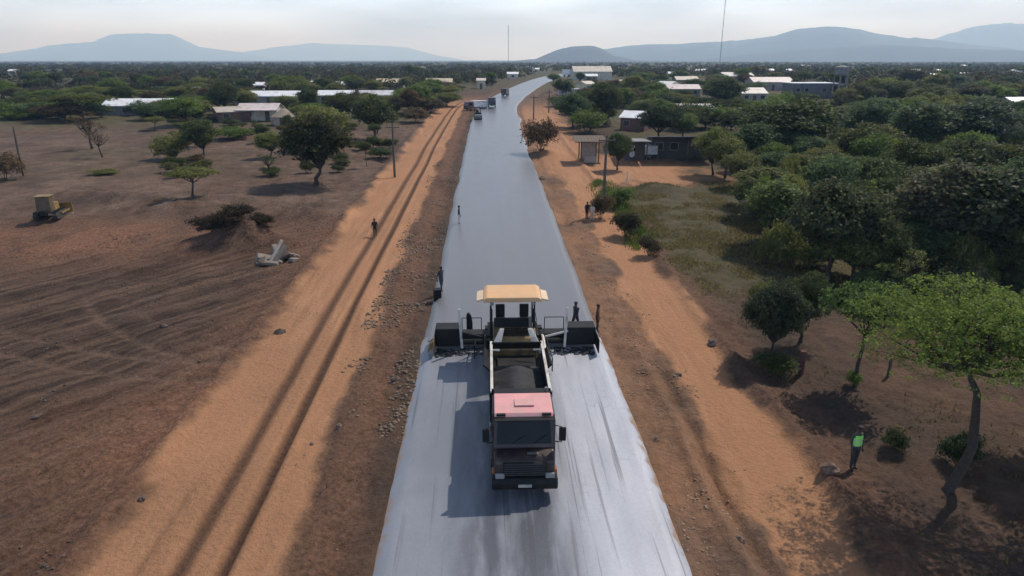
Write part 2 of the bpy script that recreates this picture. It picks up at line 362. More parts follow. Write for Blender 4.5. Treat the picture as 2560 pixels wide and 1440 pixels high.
# ------------------------------------------------------------------ road
def road_material(kind):
    m = bpy.data.materials.new(kind); m.use_nodes = True; n = m.node_tree.nodes; l = m.node_tree.links; p = n['Principled BSDF']
    geo = n.new('ShaderNodeNewGeometry')
    def noise(s, sc=(1, 1, 1), d=6, r=.55):
        mp_ = n.new('ShaderNodeMapping'); mp_.inputs['Scale'].default_value = sc; l.new(geo.outputs['Position'], mp_.inputs[0])
        q = n.new('ShaderNodeTexNoise'); q.inputs['Scale'].default_value = s; q.inputs['Detail'].default_value = d; q.inputs['Roughness'].default_value = r
        l.new(mp_.outputs[0], q.inputs['Vector']); return q.outputs[0]
    def ramp(x, st):
        q = n.new('ShaderNodeValToRGB'); cr = q.color_ramp
        while len(cr.elements) < len(st): cr.elements.new(.5)
        for e_, (ps, c) in zip(cr.elements, st): e_.position = ps; e_.color = (*c, 1) if isinstance(c, tuple) else (c, c, c, 1)
        l.new(x, q.inputs[0]); return q.outputs[0]
    def mix(f, a, b, mode='MIX'):
        q = n.new('ShaderNodeMixRGB'); q.blend_type = mode
        for i, v in enumerate((f, a, b)):
            if isinstance(v, (int, float)): q.inputs[i].default_value = v
            elif isinstance(v, tuple): q.inputs[i].default_value = (*v, 1)
            else: l.new(v, q.inputs[i])
        return q.outputs[0]
    fine = noise(30, d=3); grit = noise(9, d=8, r=.7)
    if kind == 'asphalt':
        c = mix(ramp(noise(.5, (1.5, .08, 1)), [(.35, 0.), (.65, 1.)]), (.142, .137, .142), (.155, .150, .155))
        c = mix(.14, c, ramp(fine, [(.3, .6), (.7, 1.3)]), 'MULTIPLY')
        rr = (.33, .36)
    else:
        c = mix(ramp(noise(.35, (1, .5, 1)), [(.38, 0.), (.62, 1.)]), (.175, .183, .208), (.225, .236, .265))
        sx = n.new('ShaderNodeSeparateXYZ'); l.new(geo.outputs['Position'], sx.inputs[0])
        # paler lane to the right of the haul path, darker base on the left
        wobn = noise(.5, (.3, .5, 1)); ax = n.new('ShaderNodeMath'); ax.operation = 'MULTIPLY_ADD'; l.new(wobn, ax.inputs[0]); ax.inputs[1].default_value = 1.6; l.new(sx.outputs['X'], ax.inputs[2])
        mr = n.new('ShaderNodeMapRange'); mr.inputs[1].default_value = 1.4; mr.inputs[2].default_value = 3.0; l.new(ax.outputs[0], mr.inputs[0])
        c = mix(mr.outputs[0], c, mix(ramp(noise(1.1, (1.3, .25, 1)), [(.35, 0.), (.65, 1.)]), (.35, .358, .40), (.43, .438, .48)))
        # bitumen smears along the haul path; widened left, their colour darkens the truck's shadow
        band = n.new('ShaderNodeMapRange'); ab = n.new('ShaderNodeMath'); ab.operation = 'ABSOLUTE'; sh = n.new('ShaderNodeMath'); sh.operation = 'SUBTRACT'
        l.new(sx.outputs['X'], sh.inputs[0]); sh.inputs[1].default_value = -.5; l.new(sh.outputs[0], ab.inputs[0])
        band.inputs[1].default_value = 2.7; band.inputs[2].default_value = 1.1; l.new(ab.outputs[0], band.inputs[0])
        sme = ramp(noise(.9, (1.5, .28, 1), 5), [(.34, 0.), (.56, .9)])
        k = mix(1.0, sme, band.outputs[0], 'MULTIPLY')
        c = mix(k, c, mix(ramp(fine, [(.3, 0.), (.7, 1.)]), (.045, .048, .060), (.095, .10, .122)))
        thin = ramp(noise(1.0, (4.2, .06, 1), 4), [(.575, 0.), (.66, .6)])
        c = mix(thin, c, (.06, .062, .075))
        # wandering shrinkage cracks in the paler lane
        mp2 = n.new('ShaderNodeMapping'); mp2.inputs['Scale'].default_value = (2.0, .5, 1); l.new(geo.outputs['Position'], mp2.inputs[0])
        ds = n.new('ShaderNodeTexNoise'); ds.inputs['Scale'].default_value = 3; l.new(mp2.outputs[0], ds.inputs['Vector'])
        va = n.new('ShaderNodeMixRGB'); va.inputs[0].default_value = .25; l.new(mp2.outputs[0], va.inputs[1]); l.new(ds.outputs['Color'], va.inputs[2])
        vo = n.new('ShaderNodeTexVoronoi'); vo.feature = 'DISTANCE_TO_EDGE'; vo.inputs['Scale'].default_value = 1.5; l.new(va.outputs[0], vo.inputs['Vector'])
        ck = ramp(vo.outputs['Distance'], [(0., 1.), (.03, 0.)])
        pk = ramp(noise(.5), [(.52, 0.), (.66, .6)])
        c = mix(mix(1., mix(1., ck, pk, 'MULTIPLY'), mr.outputs[0], 'MULTIPLY'), c, (.15, .155, .175))
        c = mix(.3, c, ramp(grit, [(.28, .65), (.72, 1.25)]), 'MULTIPLY')
        # soil trodden in from the sides
        ab2 = n.new('ShaderNodeMath'); ab2.operation = 'ABSOLUTE'; l.new(sx.outputs['X'], ab2.inputs[0])
        ad = n.new('ShaderNodeMath'); ad.operation = 'MULTIPLY_ADD'; l.new(noise(1.3), ad.inputs[0]); ad.inputs[1].default_value = 1.1; l.new(ab2.outputs[0], ad.inputs[2])
        so = n.new('ShaderNodeMapRange'); so.inputs[1].default_value = 5.6; so.inputs[2].default_value = 5.8; l.new(ad.outputs[0], so.inputs[0])
        c = mix(so.outputs[0], c, (.25, .165, .115))
        rr = (.36, .44)
    l.new(c, p.inputs['Base Color'])
    mrr = n.new('ShaderNodeMapRange'); l.new(noise(1.2, (1, .3, 1)), mrr.inputs[0]); mrr.inputs[1].default_value = .3; mrr.inputs[2].default_value = .7; mrr.inputs[3].default_value = rr[0]; mrr.inputs[4].default_value = rr[1]
    l.new(mrr.outputs[0], p.inputs['Roughness'])
    b = n.new('ShaderNodeBump'); b.inputs['Strength'].default_value = .03 if kind == 'asphalt' else .12; b.inputs['Distance'].default_value = .02; l.new(fine, b.inputs['Height']); l.new(b.outputs[0], p.inputs['Normal'])
    return m
def road(name, y0, y1, hw, top, label, m, step):
    ys = []; y = y0
    while y < y1: ys.append(y); y += step*(1 if y < 150 else 1 + (y-150)/40)
    ys.append(y1); ys = np.array(ys)
    cx = xc(ys); dx = np.gradient(cx, ys); nrm = np.stack([np.ones_like(dx), -dx], 1); nrm /= np.linalg.norm(nrm, axis=1)[:, None]
    wl = .14*fbm(ys*.25, ys*0 + 2, 4) + .3*sm(0, 1, (ys > 165))*sm(200, 170, ys); wr = .14*fbm(ys*.25, ys*0 + 7, 4) - .8*np.exp(-((ys-158)/7)**2)
    z0 = g(ys); V = []
    for off, dz in [(-hw-.5, -.06), (-hw-.08, top-.02), (-hw*.97, top), (-hw*.5, top+.045), (0, top+.09), (hw*.5, top+.045), (hw*.97, top), (hw+.08, top-.02), (hw+.5, -.06)]:
        o = off + (wl if off < 0 else (-wr if off > 0 else 0))
        V.append(np.stack([cx + nrm[:, 0]*o, ys + nrm[:, 1]*o, z0 + dz], 1))
    V = np.stack(V, 1); k = V.shape[1]; ii = np.arange(len(ys)*k).reshape(len(ys), k)
    Q = np.stack([ii[:-1, :-1], ii[:-1, 1:], ii[1:, 1:], ii[1:, :-1]], -1).reshape(-1, 4)
    return tag(link(name, np_mesh(name, V.reshape(-1, 3), Q, True), m), label, 'road', kind='structure')
ROADTOP = .22
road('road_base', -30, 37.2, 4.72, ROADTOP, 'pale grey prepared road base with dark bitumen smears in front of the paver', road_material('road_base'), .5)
road('road', 36.4, 1400, 4.66, ROADTOP + .06, 'fresh smooth grey asphalt road running straight then bending right', road_material('asphalt'), 1.)
def rz_(x, y): return float(g(y)) + ROADTOP + .09*(1 - min(1, abs(x)/4.7))

# ------------------------------------------------------------------ hills
def hill(name, prof, D, label, col, seed, thick=.35):
    px = np.array([p[0] for p in prof], float); py = np.array([p[1] for p in prof], float)
    us = np.linspace(px[0], px[-1], 220); hs = np.interp(us, px, py)
    ker = np.hanning(9); ker /= ker.sum(); hs = np.convolve(np.pad(hs, 4, 'edge'), ker, 'valid')
    vsn = np.linspace(-1, 1, 41); V = []
    env = sm(0, .04, (us-us[0])/(us[-1]-us[0]))*sm(0, .04, (us[-1]-us)/(us[-1]-us[0]))
    for v in vsn:
        d = D*(1 + thick*v)
        az = np.arctan((us - 1280)/F*math.cos(PITCH)) + YAW
        base = 16.3 + (150 - hs)/F*D*.91*np.cos(az - YAW)
        sh = np.cos(v*math.pi/2)**1.3
        er = 1 + .22*(1 - abs(np.cos(v*math.pi/2)))*fbm(us*.02 + seed, np.full_like(us, v*6), 4) + .04*fbm(us*.05, us*0+seed, 3)
        z = -30 + np.maximum(base + 30, 0)*sh*er*env
        V.append(np.stack([CAM[0] + np.sin(az)*d, np.cos(az)*d, z], 1))
    V = np.array(V); k = V.shape[1]; ii = np.arange(V.shape[0]*k).reshape(V.shape[0], k)
    Q = np.stack([ii[:-1, :-1], ii[:-1, 1:], ii[1:, 1:], ii[1:, :-1]], -1).reshape(-1, 4)
    m = mat('hill_'+str(seed), col, .95, .3, .004)
    return tag(link(name, np_mesh(name, V.reshape(-1, 3), Q, True), m), label, 'hill', kind='structure')
hill('mountain', [(-300, 150), (-120, 140), (0, 135), (100, 121), (140, 112), (240, 106), (282, 88), (330, 86), (440, 87), (470, 102), (500, 118), (600, 130), (700, 146), (780, 152)], 16500, 'pale blue flat-topped mountain on the left horizon', (.07, .075, .06), 1, .25)
hill('mountain', [(520, 152), (600, 132), (700, 117), (780, 109), (900, 113), (1020, 119), (1090, 138), (1180, 153)], 19000, 'very faint low mountain range left of the first mast', (.07, .075, .06), 2, .2)
hill('mountain', [(1380, 152), (1500, 124), (1600, 113), (1700, 110), (1800, 106), (1860, 100), (1930, 91), (1970, 77), (2020, 71), (2080, 70), (2150, 79), (2240, 94), (2320, 100), (2440, 114), (2600, 130), (2760, 150)], 7600, 'long blue grey ridge behind the second mast', (.055, .06, .05), 3, .3)
hill('mountain', [(2180, 152), (2320, 100), (2400, 74), (2450, 64), (2510, 61), (2570, 68), (2660, 90), (2800, 140)], 11500, 'rounded blue mountain at the right edge', (.06, .065, .055), 4, .22)
hill('hill', [(1120, 156), (1260, 154), (1340, 147), (1390, 126), (1425, 117), (1480, 115), (1505, 122), (1530, 138), (1590, 150), (1700, 154)], 4300, 'small dark rounded hill where the road disappears', (.05, .045, .04), 5, .18)
hill('hill', [(1700, 154), (1820, 140), (2000, 122), (2200, 112), (2400, 122), (2600, 128), (2800, 150)], 5600, 'low grey foothill below the blue ridge on the right', (.05, .05, .04), 6, .15)

# ------------------------------------------------------------------ vegetation
def leaf_material():
    m = bpy.data.materials.new('foliage'); m.use_nodes = True; n = m.node_tree.nodes; l = m.node_tree.links
    n.remove(n['Principled BSDF']); o = n['Material Output']
    oi = n.new('ShaderNodeObjectInfo'); a = n.new('ShaderNodeAttribute'); a.attribute_name = 'leaf_tone'
    r = n.new('ShaderNodeValToRGB'); e = r.color_ramp.elements; e[0].color = (.4, .47, .6, 1); e[1].color = (1.75, 1.5, 1.0, 1)
    l.new(a.outputs['Fac'], r.inputs[0])
    mx = n.new('ShaderNodeMixRGB'); mx.blend_type = 'MULTIPLY'; mx.inputs[0].default_value = 1; l.new(oi.outputs['Color'], mx.inputs[1]); l.new(r.outputs[0], mx.inputs[2])
    d = n.new('ShaderNodeBsdfPrincipled'); d.inputs['Roughness'].default_value = .55; d.inputs['Specular IOR Level'].default_value = .12
    t = n.new('ShaderNodeBsdfTranslucent'); l.new(mx.outputs[0], d.inputs['Base Color']); l.new(mx.outputs[0], t.inputs[0])
    ms = n.new('ShaderNodeMixShader'); ms.inputs[0].default_value = .5; l.new(d.outputs[0], ms.inputs[1]); l.new(t.outputs[0], ms.inputs[2]); l.new(ms.outputs[0], o.inputs[0])
    return m
LEAF = leaf_material()
BARK = mat('bark', (.048, .036, .028), .9, .35, 9, .5)
def leaves(cent, out, size, rg, up=.5):
    """one small rhombic leaf spray per centre, turned mostly outwards and up"""
    n = len(cent); nr = out*.6 + rg.normal(size=(n, 3))*.55 + np.array([0, 0, up]); nr /= np.linalg.norm(nr, axis=1)[:, None] + 1e-9
    t = np.cross(nr, rg.normal(size=(n, 3))); t /= np.linalg.norm(t, axis=1)[:, None] + 1e-9; b = np.cross(nr, t)
    s = size*rg.uniform(.55, 1.35, (n, 1)); q = rg.uniform(.45, .8, (n, 1))
    bend = nr*s*.25
    return np.stack([cent - t*s - bend, cent - b*s*q, cent + t*s - bend, cent + b*s*q], 1).reshape(-1, 3)
def crown_mesh(lobes, n, leaf, seed, fill=.35, clump=12, up=.5, spread=1.8):
    rg = np.random.default_rng(seed); lob = np.array(lobes, float)
    vol = lob[:, 3]*lob[:, 4]*.5 + lob[:, 3]*lob[:, 5]; k = rg.choice(len(lob), n//clump, p=vol/vol.sum())
    d = rg.normal(size=(len(k), 3)); d /= np.linalg.norm(d, axis=1)[:, None]; d[:, 2] = np.where(d[:, 2] < -.25, -d[:, 2]*.8, d[:, 2])
    r = np.where(rg.random(len(k)) < fill, rg.uniform(.25, .8, len(k)), rg.uniform(.8, 1.12, len(k)))
    cc = lob[k, :3] + d*lob[k, 3:6]*r[:, None]
    cl = np.repeat(cc, clump, 0) + rg.normal(size=(len(k)*clump, 3))*leaf*spread*np.array([1, 1, .7])
    V = leaves(cl, np.repeat(d, clump, 0), leaf, rg, up)
    me = np_mesh('crown', V, np.arange(len(V)).reshape(-1, 4))
    tone = np.clip(np.repeat(rg.normal(.5, .2, len(k)), clump) + rg.normal(0, .16, len(cl)), 0, 1)
    a = me.attributes.new('leaf_tone', 'FLOAT', 'POINT'); a.data.foreach_set('value', np.repeat(tone, 4).astype(np.float32))
    me.materials.append(LEAF); return me
def tree_proto(kind, W, H, seed, n, leaf):
    q = random.Random(seed); m = MB(); lobes = []
    if kind == 'acacia': f, zc, nl, th = .52, .84, 11, .13
    elif kind == 'umbrella': f, zc, nl, th = .62, .83, 18, .13
    elif kind == 'round': f, zc, nl, th = .24, .6, 11, .24
    elif kind == 'tall': f, zc, nl, th = .22, .58, 12, .24
    elif kind == 'bush': f, zc, nl, th = .06, .42, 9, .36
    else: f, zc, nl, th = .38, .72, 9, .2
    if kind in ('round', 'tall'):
        nl = 17
        for i in range(nl):
            cz = 1 - 2*(i + .5)/nl; a = i*2.4 + q.uniform(-.4, .4); rr = math.sqrt(1 - cz*cz)*q.uniform(.5, .85); sc_ = q.uniform(.62, .9)
            s = W*q.uniform(.15, .23)
            lobes.append((math.cos(a)*rr*W*.40*(1 - .2*max(0, -cz)), math.sin(a)*rr*W*.40*(1 - .2*max(0, -cz)), H*(.57 + cz*.28*sc_), s, s*q.uniform(.85, 1.15), H*.14*q.uniform(.7, 1.2)))
        nl = 0
    for i in range(nl):
        a = 2*math.pi*(i*.382 + q.uniform(-.06, .06)); rr = 0 if i == 0 else W*.5*math.sqrt((i + .2)/nl)*q.uniform(.55, .78)
        dz = {'acacia': q.uniform(-.03, .08) - .10*(2*rr/W)**2, 'umbrella': q.uniform(-.07, .10) - .16*(2*rr/W)**2, 'tall': q.uniform(-.3, .3)}.get(kind, q.uniform(-.16, .2) - .16*(2*rr/W)**2)
        s = W*q.uniform(.15, .25)*(1.15 if kind == 'bush' else 1)
        lobes.append((math.cos(a)*rr, math.sin(a)*rr, H*(zc + dz), s, s*q.uniform(.85, 1.15), H*th*q.uniform(.6, 1)))
    top = max(l[2] + l[5] for l in lobes); lobes = [(l[0], l[1], l[2]*H/top, l[3], l[4], l[5]*H/top) for l in lobes]
    r0 = max(.07, .028*H*(1.0 if kind != 'bush' else .6)); bx, by = q.uniform(-.06, .06)*H, q.uniform(-.06, .06)*H
    fork = Vector((bx, by, H*f)); stems = 1 if kind not in ('bush',) else 4
    if kind == 'umbrella':
        fork = Vector((-.35, 0, H*f)); m.tube([(-.1, 0, -.3), (0, 0, .1), (.35, .05, H*.13), (.55, .1, H*.22), (.35, 0, H*.36), (.2, 0, H*.5), fork], [.24, .19, .165, .155, .14, .11, .08], 10)
    elif stems == 1:
        m.tube([(0, 0, -.3), (0, 0, .05*H), (bx*.2 + .02*H, by*.3, H*f*.4), (bx*.9, by*.7, H*f*.75), fork], [r0*1.7, r0*1.25, r0, r0*.85, r0*.75], 9)
    for i, l in enumerate(lobes):
        e = Vector((l[0], l[1], l[2] + l[5]*.2)); s0 = fork if stems == 1 else Vector((q.uniform(-.2, .2), q.uniform(-.2, .2), -.2))
        md = s0.lerp(e, .5) + Vector((q.uniform(-.05, .05)*W, q.uniform(-.05, .05)*W, -.04*H))
        m.tube([s0, md, e], [r0*.5, r0*.3, r0*.1], 6)
        for _ in range(4 if kind == 'bare' else 2):
            t = e + Vector((q.uniform(-1, 1)*l[3], q.uniform(-1, 1)*l[4], q.uniform(0, 1)*l[5])); m.tube([md, md.lerp(t, .6), t], [r0*.2, r0*.13, r0*.04], 4)
    tr = bpy.data.meshes.new('trunk'); tr.from_pydata(m.v, [], m.f); tr.materials.append(BARK)
    for p in tr.polygons: p.use_smooth = True
    return dict(W=W, H=H, trunk=tr, crown=crown_mesh(lobes, n, leaf, seed, fill=.3 if kind != 'bare' else .5, up=.65 if kind == 'acacia' else .45))
P = {}
for i in range(3): P['round%d' % i] = tree_proto('round', 7, 6, 20+i, 9000, .15)
for i in range(2): P['dense%d' % i] = tree_proto('round', 8, 7, 40+i, 17000, .145)
for i in range(2): P['tall%d' % i] = tree_proto('tall', 5, 8, 50+i, 12000, .14)
for i in range(3): P['bush%d' % i] = tree_proto('bush', 4, 3, 60+i, 5200, .105)
for i in range(2): P['acacia%d' % i] = tree_proto('acacia', 7, 5, 70+i, 5200, .15)
P['bare0'] = tree_proto('bare', 5, 5.5, 80, 1100, .10); P['bare1'] = tree_proto('bare', 5, 5, 81, 700, .10)
P['big'] = tree_proto('umbrella', 8, 8.4, 90, 33000, .044)
P['near'] = tree_proto('round', 5, 5, 95, 26000, .06)
def TONE_(t):
    return 'dark green' if t == DARK else 'fresh green' if t == MIDG else 'olive' if t == OLIVE else 'blue-green' if t == BLUE else 'dry brown' if t == DRY else ('grey-green' if t[0] > t[1]*.85 else 'pale green')
def put_tree(name, label, x, y, W, H, proto, tint, group=None, rz=None):
    p = P[proto]; o = empty(name, (x, y, gz(x, y)), random.uniform(0, 6.28) if rz is None else rz, label, 'shrub' if proto.startswith('bush') else 'tree', group)
    o.scale = (W/p['W'], W/p['W'], H/p['H']); o['tone'] = TONE_(tint); o['shape'] = {'r': 'rounded', 'd': 'dense', 't': 'tall', 'b': 'low', 'a': 'flat-topped', 'n': 'leafy'}[proto[0]] if proto[:2] != 'ba' else 'bare'
    link('trunk', p['trunk'], None, o); c = link('crown', p['crown'], None, o)
    v = random.uniform(.88, 1.12); c.color = (tint[0]*v, tint[1]*v*random.uniform(.96, 1.04), tint[2]*v, 1); return o
DARK, MIDG, OLIVE, BRIGHT, DRY, BLUE = (.075, .102, .045), (.12, .185, .05), (.16, .185, .068), (.150, .24, .04), (.13, .10, .066), (.088, .14, .072)
def ztop(x, y, py):
    """height whose sight line falls on photo row py above the point x, y"""
    d = (x - CAM[0])*math.sin(YAW) + y*math.cos(YAW); return 16.3 - d*math.tan(PITCH + math.atan((py - 720)/F)*1.0)
def tree(name, label, px, py, wpx, hpx, proto, tint, group=None, rz=None):
    x, y = at(px, py); H = max(.5, ztop(x, y, py - hpx) - gz(x, y)); W = wpx/ppm(y)*.95
    return put_tree(name, label, x, y, W, H, proto, tint, group, rz)

# --- left of the road
tree('acacia_tree', 'small flat-topped acacia on the earth mound beside the bulldozer field', 484, 508, 135, 84, 'acacia0', OLIVE)
tree('shade_tree', 'dark tree with stout forked trunk on the bare plain', 508, 398, 105, 98, 'round0', DARK)
tree('bushy_tree', 'greyish green bush just left of the stout dark tree', 432, 398, 100, 66, 'bush0', OLIVE)
tree('thorn_tree', 'bare thorn tree with dark thin branches, the farther of two', 230, 372, 85, 92, 'bare0', DRY)
tree('thorn_tree', 'small bare thorn tree, nearer of two on the brown plain', 256, 394, 66, 74, 'bare1', DRY)
tree('bushy_tree', 'small round tree with short trunk between the stout tree and big tree', 676, 395, 90, 66, 'round1', OLIVE)
tree('shade_tree', 'largest dark tree left of the road with crown over its trunk', 792, 462, 215, 175, 'dense0', (.052, .058, .028))
tree('shade_tree', 'upper brown-green tree crown behind the largest left tree', 812, 372, 150, 105, 'round2', OLIVE)
tree('shade_tree', 'dark tree with straight trunk by the utility pole', 936, 348, 135, 105, 'round0', DARK)
tree('bushy_tree', 'bright green tree beside the bend of the dirt track', 1040, 282, 100, 72, 'round1', MIDG)
tree('bushy_tree', 'brown dry bush at the left edge of the dirt track', 1040, 306, 75, 38, 'bush1', DRY)
tree('bushy_tree', 'yellow-green spreading tree behind the two thorn trees', 205, 300, 190, 62, 'acacia1', (.10, .125, .035))
tree('bushy_tree', 'dark brown tree right behind the farther thorn tree', 160, 305, 130, 44, 'round2', DRY)
tree('bushy_tree', 'blurred brown bush at the left picture edge on the plain', 14, 452, 110, 70, 'bush2', DRY)
tree('bushy_tree', 'green bush at the far left end of the plain', 22, 296, 80, 40, 'bush0', MIDG)
tree('bushy_tree', 'blue-green bush, second from the left behind the plain', 95, 296, 100, 46, 'bush1', BLUE)
tree('bushy_tree', 'dark bush in front of the long white roof', 372, 300, 70, 48, 'bush2', BLUE)
tree('bushy_tree', 'green tree at the right end of the long white roof', 462, 315, 115, 72, 'round0', MIDG)
tree('shade_tree', 'tall dark tree between the two rows of white roofs', 566, 285, 80, 80, 'dense1', DARK)
tree('bushy_tree', 'dark round tree in the gap of the long pale roofs', 776, 282, 66, 62, 'round1', DARK)
tree('bushy_tree', 'olive tree behind the mud hut', 862, 305, 110, 72, 'round2', (.075, .085, .035))
tree('bushy_tree', 'small dark shrub at the foot of the utility pole', 975, 372, 45, 28, 'bush0', DARK)
tree('shrub', 'low olive shrub on the plain below the thorn trees', 262, 436, 72, 14, 'bush1', OLIVE)
tree('bushy_tree', 'wide green hedge-like bush right of the stout dark tree', 585, 348, 110, 32, 'bush2', MIDG)
tree('bushy_tree', 'bright yellow-green tree above the pale roofs', 725, 232, 110, 42, 'round0', (.10, .14, .035))
# --- right of the road, by the shops
tree('shade_tree', 'dark green tree beside the road behind the timber kiosk', 1432, 318, 100, 85, 'dense1', BLUE)
tree('bushy_tree', 'dry brown bush at the road edge before the kiosk', 1352, 388, 100, 92, 'bush0', (.11, .082, .055))
tree('shade_tree', 'dark tree behind the kiosk roof', 1515, 312, 100, 105, 'dense0', DARK)
tree('shade_tree', 'dark green tree in front of the red-brown house', 1648, 352, 120, 85, 'dense1', (.034, .058, .026))
tree('bushy_tree', 'green tree beside the shop with the pale roof', 1705, 345, 95, 62, 'round1', MIDG)
tree('shade_tree', 'rounded dark tree between two pale roofs', 1800, 275, 125, 82, 'dense0', DARK)
tree('bushy_tree', 'sparse olive tree at the right end of the shop', 1812, 445, 110, 105, 'round2', OLIVE)
tree('bushy_tree', 'fresh green shrub at the corner of the grassy verge', 1552, 520, 70, 52, 'bush1', (.10, .155, .045))
tree('bushy_tree', 'dark shrub on the verge edge beside the orange track', 1565, 592, 85, 66, 'bush2', (.06, .058, .036))
tree('bushy_tree', 'second dark shrub further down the verge edge', 1622, 640, 66, 52, 'bush0', (.062, .055, .036))
tree('shrub', 'brown leafless shrub on the verge near the utility pole', 1500, 545, 60, 60, 'bush1', DRY)
tree('shade_tree', 'dark tree squeezed between the kiosk and the lean-to', 1543, 424, 85, 92, 'dense0', DARK)
tree('bushy_tree', 'olive tree overhanging the right end of the shop roof', 1782, 436, 105, 120, 'round1', OLIVE)
# --- the wood on the right
wood = [(1962, 405, 310, 158, 'dense0', DARK, 'widest dark crown at the back of the right-hand wood'),
 (2182, 345, 150, 100, 'dense1', BLUE, 'blue-green tree behind the wide dark crown'),
 (2292, 405, 170, 150, 'tall0', BLUE, 'tall dark blue-green tree at the back of the wood'),
 (2415, 400, 250, 150, 'dense0', (.075, .115, .075), 'broad dark tree at the back right of the wood'),
 (1930, 440, 105, 82, 'round0', MIDG, 'small round bright tree at the left front of the wide dark crown'),
 (1985, 480, 90, 95, 'tall1', OLIVE, 'slender grey-green tree at the wood edge'),
 (2050, 470, 130, 105, 'round1', OLIVE, 'olive tree with yellow top in the middle of the wood'),
 (2170, 440, 190, 130, 'round2', (.085, .10, .038), 'domed olive tree in front of the blue-green tree'),
 (2135, 520, 120, 128, 'dense1', BLUE, 'grey-green rounded tree in the middle of the wood'),
 (2275, 500, 180, 150, 'dense0', (.07, .088, .035), 'large olive dome right of the wood centre'),
 (2400, 500, 210, 150, 'round0', (.07, .095, .042), 'green feathery tree on the right of the wood'),
 (2535, 505, 190, 150, 'round1', (.08, .10, .036), 'olive tree at the right picture edge behind the wood'),
 (1850, 470, 110, 90, 'round2', OLIVE, 'pale olive tree where the wood meets the shop yard'),
 (1880, 545, 130, 95, 'dense1', DARK, 'low dark tree at the left edge of the wood above the field'),
 (1960, 560, 110, 115, 'round0', OLIVE, 'dusty grey-green tree beside the low dark tree'),
 (2195, 600, 175, 140, 'round1', (.105, .15, .045), 'bright pale green crown in the middle of the wood'),
 (2070, 700, 280, 250, 'dense0', (.078, .10, .055), 'huge dark tree above the grassy field'),
 (2330, 690, 250, 290, 'tall0', (.115, .12, .08), 'tall grey-brown tree in the dark heart of the wood'),
 (2450, 720, 260, 300, 'tall1', (.085, .11, .065), 'tall dark tree near the right edge of the wood'),
 (2552, 640, 150, 170, 'round2', (.09, .14, .04), 'bright green tree cut by the right picture edge'),
 (2215, 720, 150, 160, 'dense1', DARK, 'dark tree between the huge dark tree and the tall grey-brown one'),
 (2580, 780, 140, 240, 'tall1', DARK, 'dark tree at the right edge behind the bright green crown'),
 (1915, 660, 60, 90, 'bush1', OLIVE, 'thin olive shrub where the field meets the wood'),
 (1925, 900, 170, 190, 'dense1', (.05, .068, .045), 'dark low tree hanging over the orange track edge'),
 (2000, 860, 150, 180, 'near', (.06, .08, .04), 'dark leafy tree left of the leaning slim trunk'),
 (1905, 760, 70, 60, 'bush2', OLIVE, 'olive shrub at the lower corner of the field')]
for i, (px, py, wp, hp, pr, ti, lb) in enumerate(wood): tree('wood_tree', lb, px, py, wp, hp, pr, ti, 'trees of the right-hand wood')
ru = random.Random(3)
yr = 42.
while yr < 118:
    xl = float(np.interp(yr, [42, 50, 60, 70, 85, 118], [24, 22, 23, 27, 31, 44])); xq = xl + ru.uniform(0, 3)
    while xq < .8*yr + 9:
        k = ru.choice(['round0', 'round1', 'round2', 'dense0', 'dense1', 'tall0', 'tall1', 'bush0', 'bush1', 'bush2']); bsh = k[0] == 'b'; W_ = ru.uniform(3.2, 4.6) if bsh else ru.uniform(4.2, 7)
        put_tree('undergrowth_shrub' if bsh else 'wood_tree', 'undergrowth shrub inside the right-hand wood' if bsh else 'tree standing close among the others of the right-hand wood', xq, yr + ru.uniform(-1.5, 1.5), W_, ru.uniform(1.6, 2.8) if bsh else ru.uniform(3.2, 6.2),
                 k, ru.choice([DARK, BLUE, BLUE, OLIVE, MIDG, MIDG, (.15, .21, .08), (.13, .14, .09)]), 'undergrowth of the wood' if bsh else 'trees filling the wood')
        xq += ru.uniform(3.2, 5.4)*(1 + (yr - 42)*.006)
    yr += 3.6 + (yr - 42)*.03
for i in range(85):
    yq = ru.uniform(41, 108); xl = float(np.interp(yq, [42, 50, 60, 70, 85, 118], [23, 20.5, 21.5, 25, 29, 42])); xq = ru.uniform(xl, min(.8*yq + 8, xl + 34))
    put_tree('feathery_shrub', 'feathery shrub in the right-hand wood', xq, yq, ru.uniform(1.8, 3.2), ru.uniform(2.8, 5.2), ru.choice(['bush0', 'bush1', 'bush2', 'bare0']), ru.choice([(.15, .22, .085), (.17, .20, .09), (.12, .18, .08), OLIVE, MIDG]), 'feathery shrubs of the wood')
for i in range(64):
    px, py = ru.uniform(360, 985), ru.uniform(302, 445) if i % 3 else ru.uniform(302, 345); x, y = at(px, py)
    if math.hypot(x - at(646, 300)[0], y - at(646, 300)[1]) < 9: continue
    k = ru.choice(['bush0', 'bush1', 'bush2', 'bush1', 'round1', 'acacia0', 'bare1']); b_ = k[0] == 'b' and k[1] == 'u'
    tree('plain_shrub' if b_ else 'plain_tree', 'dry olive shrub dotted over the plain left of the utility pole' if b_ else 'thin dry tree dotted over the plain left of the utility pole', px, py, ru.uniform(30, 75)*(py/400), ru.uniform(14, 34)*(py/400)*(1 if b_ else 1.9), k,
         ru.choice([OLIVE, DRY, DARK, DARK, (.10, .11, .05)]), 'dry shrubs on the plain' if b_ else 'dry trees on the plain')
for i in range(46):
    px, py = ru.uniform(2090, 2600), ru.uniform(222, 350)
    k = ru.choice(['round0', 'round1', 'round2', 'dense0', 'tall1', 'bush1']); tree('copse_tree', 'tree of the hazy copse behind the right-hand wood', px, py, ru.uniform(60, 120)*(py/300), ru.uniform(38, 75)*(py/300), k, ru.choice([DARK, BLUE, OLIVE, MIDG, (.07, .075, .05)]), 'copse behind the wood')
